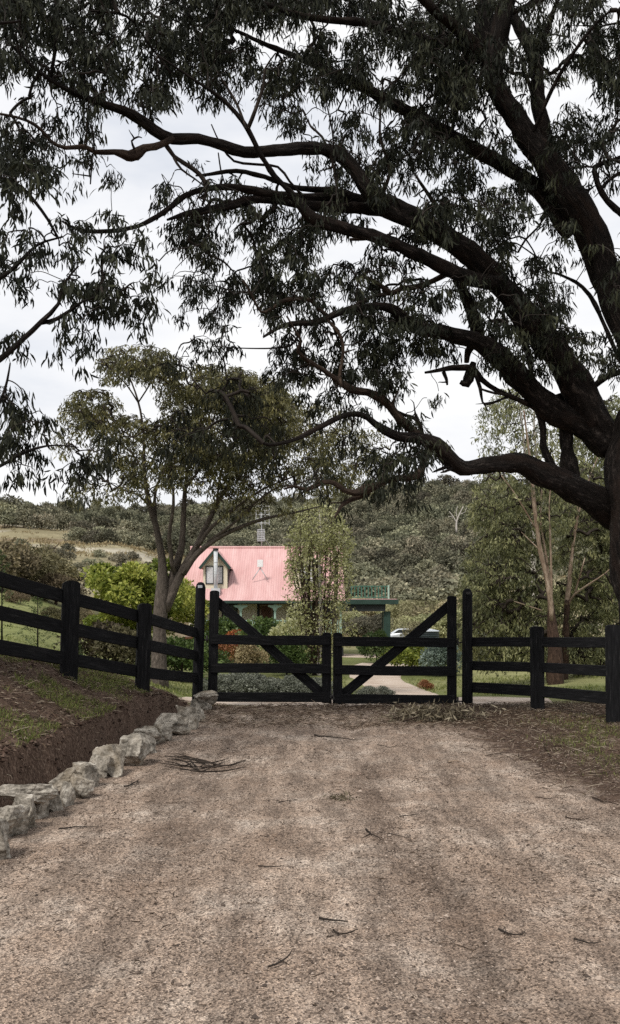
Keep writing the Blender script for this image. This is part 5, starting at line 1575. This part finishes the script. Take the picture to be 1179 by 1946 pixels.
# clods of earth on the bank
x, y = scat(9000, -4.2, -1.9, 4.5, 15, lambda x, y: (rock_x(y) - x > .2) * (.15 + .85 * (rock_x(y) - x < .62)))
n = len(x); z = H(x, y); s = r.uniform(.008, .03, n); a = r.rand(n) * 6.28
V = np.empty((n, 6, 3)); bv = base[None] * (1 + r.uniform(-.35, .35, (n, 6, 1)))
V[..., 0] = bv[..., 0] * np.cos(a)[:, None] - bv[..., 1] * np.sin(a)[:, None]; V[..., 1] = bv[..., 0] * np.sin(a)[:, None] + bv[..., 1] * np.cos(a)[:, None]; V[..., 2] = bv[..., 2]
V = V * s[:, None, None] + np.stack([x, y, z + s * .2], 1)[:, None]
k = np.arange(n)[:, None] * 6; T3 = (k[:, :, None] + fc[None]).reshape(-1, 3)
M['clod'] = leaf_mat('earth_clod', (.030, .018, .012), (.075, .045, .032), (.14, .10, .075), 0, .95)
tag(new_obj('dirt', mesh_np('dirt', V.reshape(-1, 3), [T3], {'rnd': np.repeat(r.rand(n), 6)}), M['clod'], smooth=False), 'crumbled clods of earth on the cut face of the bank', 'dirt', kind='stuff')


# twig and bark litter strips
def strips(name, x, y, z, L, W, rnd, mat, lift=.006, tilt=.12, label='', cat='litter'):
    n = len(x); a = r.normal(0, .75, n) + (r.rand(n) < .3) * 1.2
    D = unit(np.stack([np.cos(a), np.sin(a) * 1.0, r.normal(0, tilt, n)], 1))
    B = np.stack([x, y, z + lift + r.rand(n) * lift], 1) - D * (L / 2)[:, None]
    S = unit(np.cross(D, np.array([0, 0, 1.0]) + r.normal(0, .35, (n, 3))))
    up = np.cross(S, D)
    bend = S * (r.normal(0, .12, n) * L)[:, None] + up * (np.abs(r.normal(0, .06, n)) * L)[:, None]
    # three-sided twigs so they have thickness
    rows = []
    for t, wk in ((0, .35), (.35, 1), (.7, .9), (1, .25)):
        c = B + D * (L * t)[:, None] + bend * (4 * t * (1 - t))
        ww = (W * wk)[:, None]
        rows += [c - S * ww * .5, c + S * ww * .5, c + up * ww * .5]
    V = np.stack(rows, 1).reshape(-1, 3); k = np.arange(n) * 12
    Q = []
    for q in range(3):
        for i in range(3):
            j = (i + 1) % 3
            Q.append(np.stack([k + q * 3 + i, k + q * 3 + j, k + q * 3 + 3 + j, k + q * 3 + 3 + i], 1))
    me = mesh_np(name, V, [np.concatenate(Q)], {'rnd': np.repeat(rnd, 12)})
    return tag(new_obj(name, me, mat), label, cat, kind='stuff')


# on the drive: sparse dark bits
x, y = scat(21000, -2.4, 3.6, 2.6, 15, lambda x, y: (x > rock_x(y) + .08) * (.25 + .75 * sstep(.45, .65, fbm(x * 1.2 + 5, y * .8, 3))), 1.0)
n = len(x); L = r.uniform(.012, .045, n) * (1 + (r.rand(n) < .10) * 1.8)
strips('twig_litter', x, y, NG(x, y), L, r.uniform(.0025, .007, n), r.rand(n) * .35, M['dry_leaf'], .003, label='short dark twigs and bark bits scattered on the gravel')
# verges: heavy litter both sides
x, y = scat(30000, 1.2, 8.0, 3.2, 16, lambda x, y: sstep(-.6, .9, x - np.interp(y, [0, 4, 6, 8, 10, 12, 13.5, 15], [2.9, 2.75, 2.6, 2.35, 2.1, 1.95, 1.2, .2])) * .8)
x2, y2 = scat(26000, -7.5, -1.6, 4.5, 16, lambda x, y: (rock_x(y) - x > .3) * .9)
x3, y3 = scat(7000, -2, 5, 12, 15.3, None)
x = np.concatenate([x, x2, x3]); y = np.concatenate([y, y2, y3]); n = len(x)
rb = r.rand(n)
L = r.uniform(.03, .12, n) * (1 + (r.rand(n) < .07) * 1.8)
strips('bark_litter', x, y, NG(x, y) + .006, L, r.uniform(.004, .014, n), np.where(rb < .24, r.uniform(.75, 1, n), r.uniform(0, .55, n)), M['dry_leaf'], .012, .25, label='fallen gum leaves and bark strips carpeting both verges')
# green grass blades in the verges
def blades(name, x, y, z, hgt, wid, mat, label):
    n = len(x); D = unit(np.stack([r.normal(0, .45, n), r.normal(0, .45, n), np.ones(n)], 1))
    me = leaves_mesh(name, np.stack([x, y, z - .005], 1), D, hgt, wid, r.rand(n), 0, .35)
    return tag(new_obj(name, me, mat), label, 'grass', kind='stuff')


def gp(x, y):
    return sstep(.45, .58, fbm(x * 1.1 + 20, y * 1.1 + 3, 4))


x, y = scat(120000, -6.5, -2.3, 5, 15.5, lambda x, y: (rock_x(y) - x > .37) * gp(x, y))
x2, y2 = scat(42000, 2.2, 7.5, 3.5, 15, lambda x, y: gp(x + 7, y) * sstep(.3, 1.2, x - np.interp(y, [0, 6, 10, 12, 14], [2.6, 2.5, 2.2, 2.2, 3.2])))
x = np.concatenate([x, x2]); y = np.concatenate([y, y2]); n = len(x)
blades('grass', x, y, NG(x, y), r.uniform(.03, .085, n), r.uniform(.004, .008, n), M['grass'], 'short green grass growing in patches on the verges')
x, y = scat(50000, -12, 14, 15.6, 34, lambda x, y: .8 * sstep(.35, .6, fbm(x * .7, y * .7 + 6, 3)), 1.3)
tr = (np.abs(y - 16.5) < 1.6) & (x < 5) & (x > -3.6)
pathx = np.interp(y, [17, 20, 24, 30, 34], [2.6, 2.4, 2.2, 2.35, 2.5]); tr |= np.abs(x - pathx) < 1.1
x = x[~tr]; y = y[~tr]; n = len(x)
blades('lawn_grass', x, y, H(x, y), r.uniform(.04, .12, n), r.uniform(.012, .022, n), M['grass'], 'rough lawn grass beyond the fence and gate')


# sticks lying on the drive
def stick(rows_px, w, label, mat='twig', group='sticks lying on the drive', fork=None, lift=.012):
    mb = MB()
    def line(rows, w):
        pts = []
        for (px, py) in rows:
            dgr = EYE * F / (py - CY)
            for _ in range(4):
                zz_ = float(NG(X(px, dgr), dgr)); dgr = (EYE - zz_ - lift) * F / (py - CY)
            pts.append((X(px, dgr), dgr, zz_ + lift, 1.0))
        p = smooth_path(pts, .03)
        t = np.linspace(0, 1, len(p)); rad = w * .68 * (1 - .65 * t) * .5
        jit_ = np.stack([fbm(np.arange(len(p)) * .3 + k * 9 + px, np.full(len(p), 2.0), 2) - .5 for k in range(3)], 1) * w * 1.6
        q = p[:, :3] + jit_; q[:, 2] = p[:, 2] + np.abs(jit_[:, 2])
        mb.tube(q, rad, 6, .2, px)
        return q
    q = line(rows_px, w)
    for f_ in fork or []: line(f_, w * .6)
    o = mb.build('stick', M[mat], smooth=True)
    c = q[len(q) // 2]
    V = np.empty(len(o.data.vertices) * 3, np.float32); o.data.vertices.foreach_get('co', V); V = V.reshape(-1, 3) - c; o.data.vertices.foreach_set('co', V.ravel())
    o.location = tuple(c)
    return tag(o, label, 'stick', group)


stick([(596, 1398), (630, 1401), (664, 1406), (690, 1405)], .03, 'dark curved stick lying across the drive near the gate centre')
stick([(612, 1746), (632, 1750), (660, 1752)], .02, 'dark sliver of bark, upper of the pair low in the middle')
stick([(632, 1767), (645, 1775), (668, 1773), (684, 1769)], .016, 'curved forked stick, lower of the pair low in the middle', 'mid_bark', fork=[[(645, 1775), (634, 1772), (630, 1765)]])
stick([(694, 1575), (706, 1586), (724, 1597)], .022, 'pale split stick with a bent end mid drive', 'mid_bark', fork=[[(706, 1586), (690, 1594), (686, 1593)]])
stick([(512, 1837), (536, 1828), (552, 1816), (558, 1804)], .014, 'thin hooked twig low on the left half of the drive', fork=[[(536, 1828), (524, 1822)]])
stick([(945, 1766), (965, 1774), (990, 1776), (1000, 1768)], .016, 'small dark forked stick low on the right', fork=[[(965, 1774), (960, 1762)]])
stick([(1090, 1784), (1120, 1792), (1145, 1790)], .014, 'thin straight twig near the right edge low down')
stick([(492, 1646), (520, 1647), (540, 1646)], .014, 'short straight dark twig left of the drive middle')
stick([(530, 1525), (552, 1521), (574, 1519)], .014, 'short twig above the pale split stick')
stick([(760, 1552), (780, 1549), (796, 1548)], .014, 'dark short twig right of the pale split stick')
stick([(738, 1584), (756, 1588), (776, 1592)], .014, 'dark twig slanting just right of the pale split stick')
stick([(236, 1494), (250, 1492), (262, 1484), (258, 1490)], .02, 'black stub of bark near the edging stones', fork=[[(250, 1492), (252, 1482)]])
stick([(112, 1576), (150, 1572), (190, 1570)], .018, 'long dark twig lying beside the near edging stones')
stick([(924, 1436), (950, 1432), (975, 1428)], .016, 'bent grey stick on the right edge of the drive', 'pale_bark', fork=[[(950, 1432), (970, 1440), (985, 1450)]])
stick([(1032, 1412), (1044, 1436), (1068, 1454)], .02, 'long pale stick slanting over the right verge', 'pale_bark', group='sticks on the right verge')
stick([(1126, 1516), (1150, 1524), (1176, 1530)], .024, 'thick grey stick at the right edge of the verge', 'pale_bark', group='sticks on the right verge')
stick([(1074, 1554), (1095, 1558), (1122, 1557)], .016, 'pale forked twig at the bottom of the right verge', 'pale_bark', group='sticks on the right verge', fork=[[(1095, 1558), (1110, 1552)]])
stick([(1018, 1515), (1040, 1518), (1062, 1517)], .014, 'grey twig on the left rim of the right verge', 'pale_bark', group='sticks on the right verge')
stick([(1072, 1375), (1110, 1368), (1150, 1366)], .035, 'long dark stick under the right hand fence', 'red_bark', group='sticks on the right verge')
stick([(880, 1362), (905, 1364), (938, 1366)], .022, 'pair of pale sticks beside the dry branch pile', 'pale_bark', group='sticks on the right verge', fork=[[(880, 1365), (910, 1369), (940, 1371)]])
stick([(855, 1448), (866, 1446), (880, 1448)], .03, 'curled orange piece of bark on the drive', 'orange_bark')
stick([(716, 1416), (745, 1420), (760, 1414)], .014, 'thin dark twig below the dry branch pile')

# dark bark strips by the stones
root = empty('bark_strips', (X(380, 9.6), 9.6, 0.02), 'bundle of long dark bark strips lying right of the edging stones', 'bark')
for q in range(11):
    v0 = q / 10.0; xs_ = hr.uniform(298, 335); xe_ = hr.uniform(360, 450) if q % 5 else 468
    y0_ = 1430 + v0 * 28 + hr.uniform(-5, 5); ye_ = 1449 + v0 * 6 + hr.uniform(-7, 7)
    rows = [(xs_, y0_), (xs_ + (xe_ - xs_) * .35, y0_ + 3 + hr.uniform(-2, 4)), (xs_ + (xe_ - xs_) * .7, ye_ + 5 + hr.uniform(-2, 2)), (xe_, ye_ - (3 if q % 3 else 5))]
    mb = MB(); pts = []
    for px, py in rows:
        dgr = 1.57 * F / (py - CY); pts.append((X(px, dgr), dgr, float(NG(X(px, dgr), dgr)) + .012 + .03 * hr.random(), 1))
    p = smooth_path(pts, .05); t = np.linspace(0, 1, len(p))
    mb.tube(p[:, :3], hr.uniform(.003, .0075) * np.sin(np.pi * (t * .9 + .05)) + .002, 5, .3, rows[0][0]); o = mb.build('strip', M['mid_bark'], smooth=True); attach(root, o)

# fallen dry branch with leaves in front of the right gate leaf
bx, by = X(828, 12.9), 12.9; bz = float(NG(bx, by))
root = empty('fallen_branch', (bx, by, bz), 'dry fallen leafy branch heaped before the right gate leaf', 'branch')
ls = []
for k, rows in enumerate([[(-.62, -.2, .05), (-.3, 0, .09), (.1, .05, .12), (.6, .1, .05)], [(-.5, -.35, .03), (-.2, -.12, .08), (.05, 0, .10)], [(-.2, 0, .08), (.1, .25, .16), (.4, .3, .1)], [(.1, .05, .1), (.4, -.15, .08), (.75, -.2, .03)]]):
    q = np.array(rows) + np.array([bx, by, bz]); p = smooth_path(np.column_stack([q, [.014 - .003 * i for i in range(len(q))]]), .05); ls.append(p)
    mb = MB(); mb.tube(p[:, :3], p[:, 3], 6, .2, k); o = mb.build('limb', M['pale_bark'], smooth=True); attach(root, o)
pp = np.stack([bx + r.normal(0, .26, 70), by + r.normal(0, .16, 70), bz + np.abs(r.normal(.1, .06, 70))], 1)
pp = np.concatenate([pp, np.stack([bx - .05 + r.normal(0, .34, 60), by + r.normal(0, .2, 60), bz + np.abs(r.normal(.12, .05, 60))], 1)])
M['dead_leaf'] = leaf_mat('withered_leaves', (.05, .04, .025), (.15, .125, .08), (.30, .26, .19), .1, .8)
tw, cr = grow(ls, pp, .09, (.07, .13, .14, .22), 'dry', M['dead_leaf'], M['pale_bark'], root, nleaf=10, droop=.3, spread=.8, twig_r=.002, rmax=.006)
cr.name = 'dry_leaves'
# small clump of debris on the drive
bx, by = X(648, 7.6), 7.6; bz = float(NG(bx, by))
root = empty('leaf_clump', (bx, by, bz), 'small clump of dark dead leaves in the middle of the drive', 'leaf clump')
n = 120
o = new_obj('dry_leaves', leaves_mesh('dry_leaves', np.stack([bx + r.normal(0, .06, n), by + r.normal(0, .05, n), bz + np.abs(r.normal(.01, .012, n))], 1), unit(r.normal(size=(n, 3)) * np.array([1, 1, .5])), r.uniform(.03, .07, n), r.uniform(.006, .012, n), r.rand(n) * .8, 0), M['dead_leaf']); attach(root, o)

# ------------------------------------------------------------------ camera, light, sky
cam = bpy.data.cameras.new('camera'); co = bpy.data.objects.new('camera', cam); COL.objects.link(co)
co.location = (0, 0, EYE); co.rotation_euler = (math.radians(90), 0, 0)
cam.sensor_fit = 'VERTICAL'; cam.sensor_height = 36; cam.lens = 36 * F / 1946; cam.shift_y = (CY - 973) / 1946
cam.clip_end = 6000; cam.clip_start = .05
sc.camera = co

w = bpy.data.worlds.new('World'); sc.world = w; w.use_nodes = True
nt = w.node_tree; bg = nt.nodes['Background']
EL, AZ = 52, 215
sky = nt.nodes.new('ShaderNodeTexSky'); sky.sky_type = 'NISHITA'; sky.sun_disc = False
sky.sun_elevation = math.radians(EL); sky.sun_rotation = math.radians(AZ); sky.air_density = 1.2; sky.dust_density = 2.0
tc = nt.nodes.new('ShaderNodeTexCoord')
mp = mapped(nt, tc.outputs['Generated'], (1.2, 1.2, 4.0))
n1 = noise(nt, mp, 1.9, 6, .55)
cl = ramp(nt, n1, [(.32, (5.9, 6.2, 6.8)), (.48, (7.3, 7.4, 7.65)), (.60, (8.1, 8.1, 8.1))])
cov = ramp(nt, n1, [(.25, (.90, .90, .90)), (.5, (.98, .98, .98))])
mx = mixc(nt, cov, sky.outputs[0], cl)
nt.links.new(mx, bg.inputs[0]); bg.inputs[1].default_value = .1

sun = bpy.data.lights.new('sun', 'SUN'); sun.energy = 2.4; sun.angle = math.radians(12); sun.color = (1, .955, .89)
so = bpy.data.objects.new('sun', sun); COL.objects.link(so)
az = math.radians(AZ); el = math.radians(EL)
dv = Vector((math.sin(az) * math.cos(el), math.cos(az) * math.cos(el), math.sin(el)))
so.rotation_euler = dv.to_track_quat('Z', 'Y').to_euler(); so.location = (0, 0, 40)

sc.view_settings.view_transform = 'Standard'; sc.view_settings.look = 'None'
sc.view_settings.exposure = 0.36; sc.view_settings.gamma = 1
sc.cycles.max_bounces = 6; sc.cycles.diffuse_bounces = 3; sc.cycles.transparent_max_bounces = 4
sc.cycles.use_denoising = False
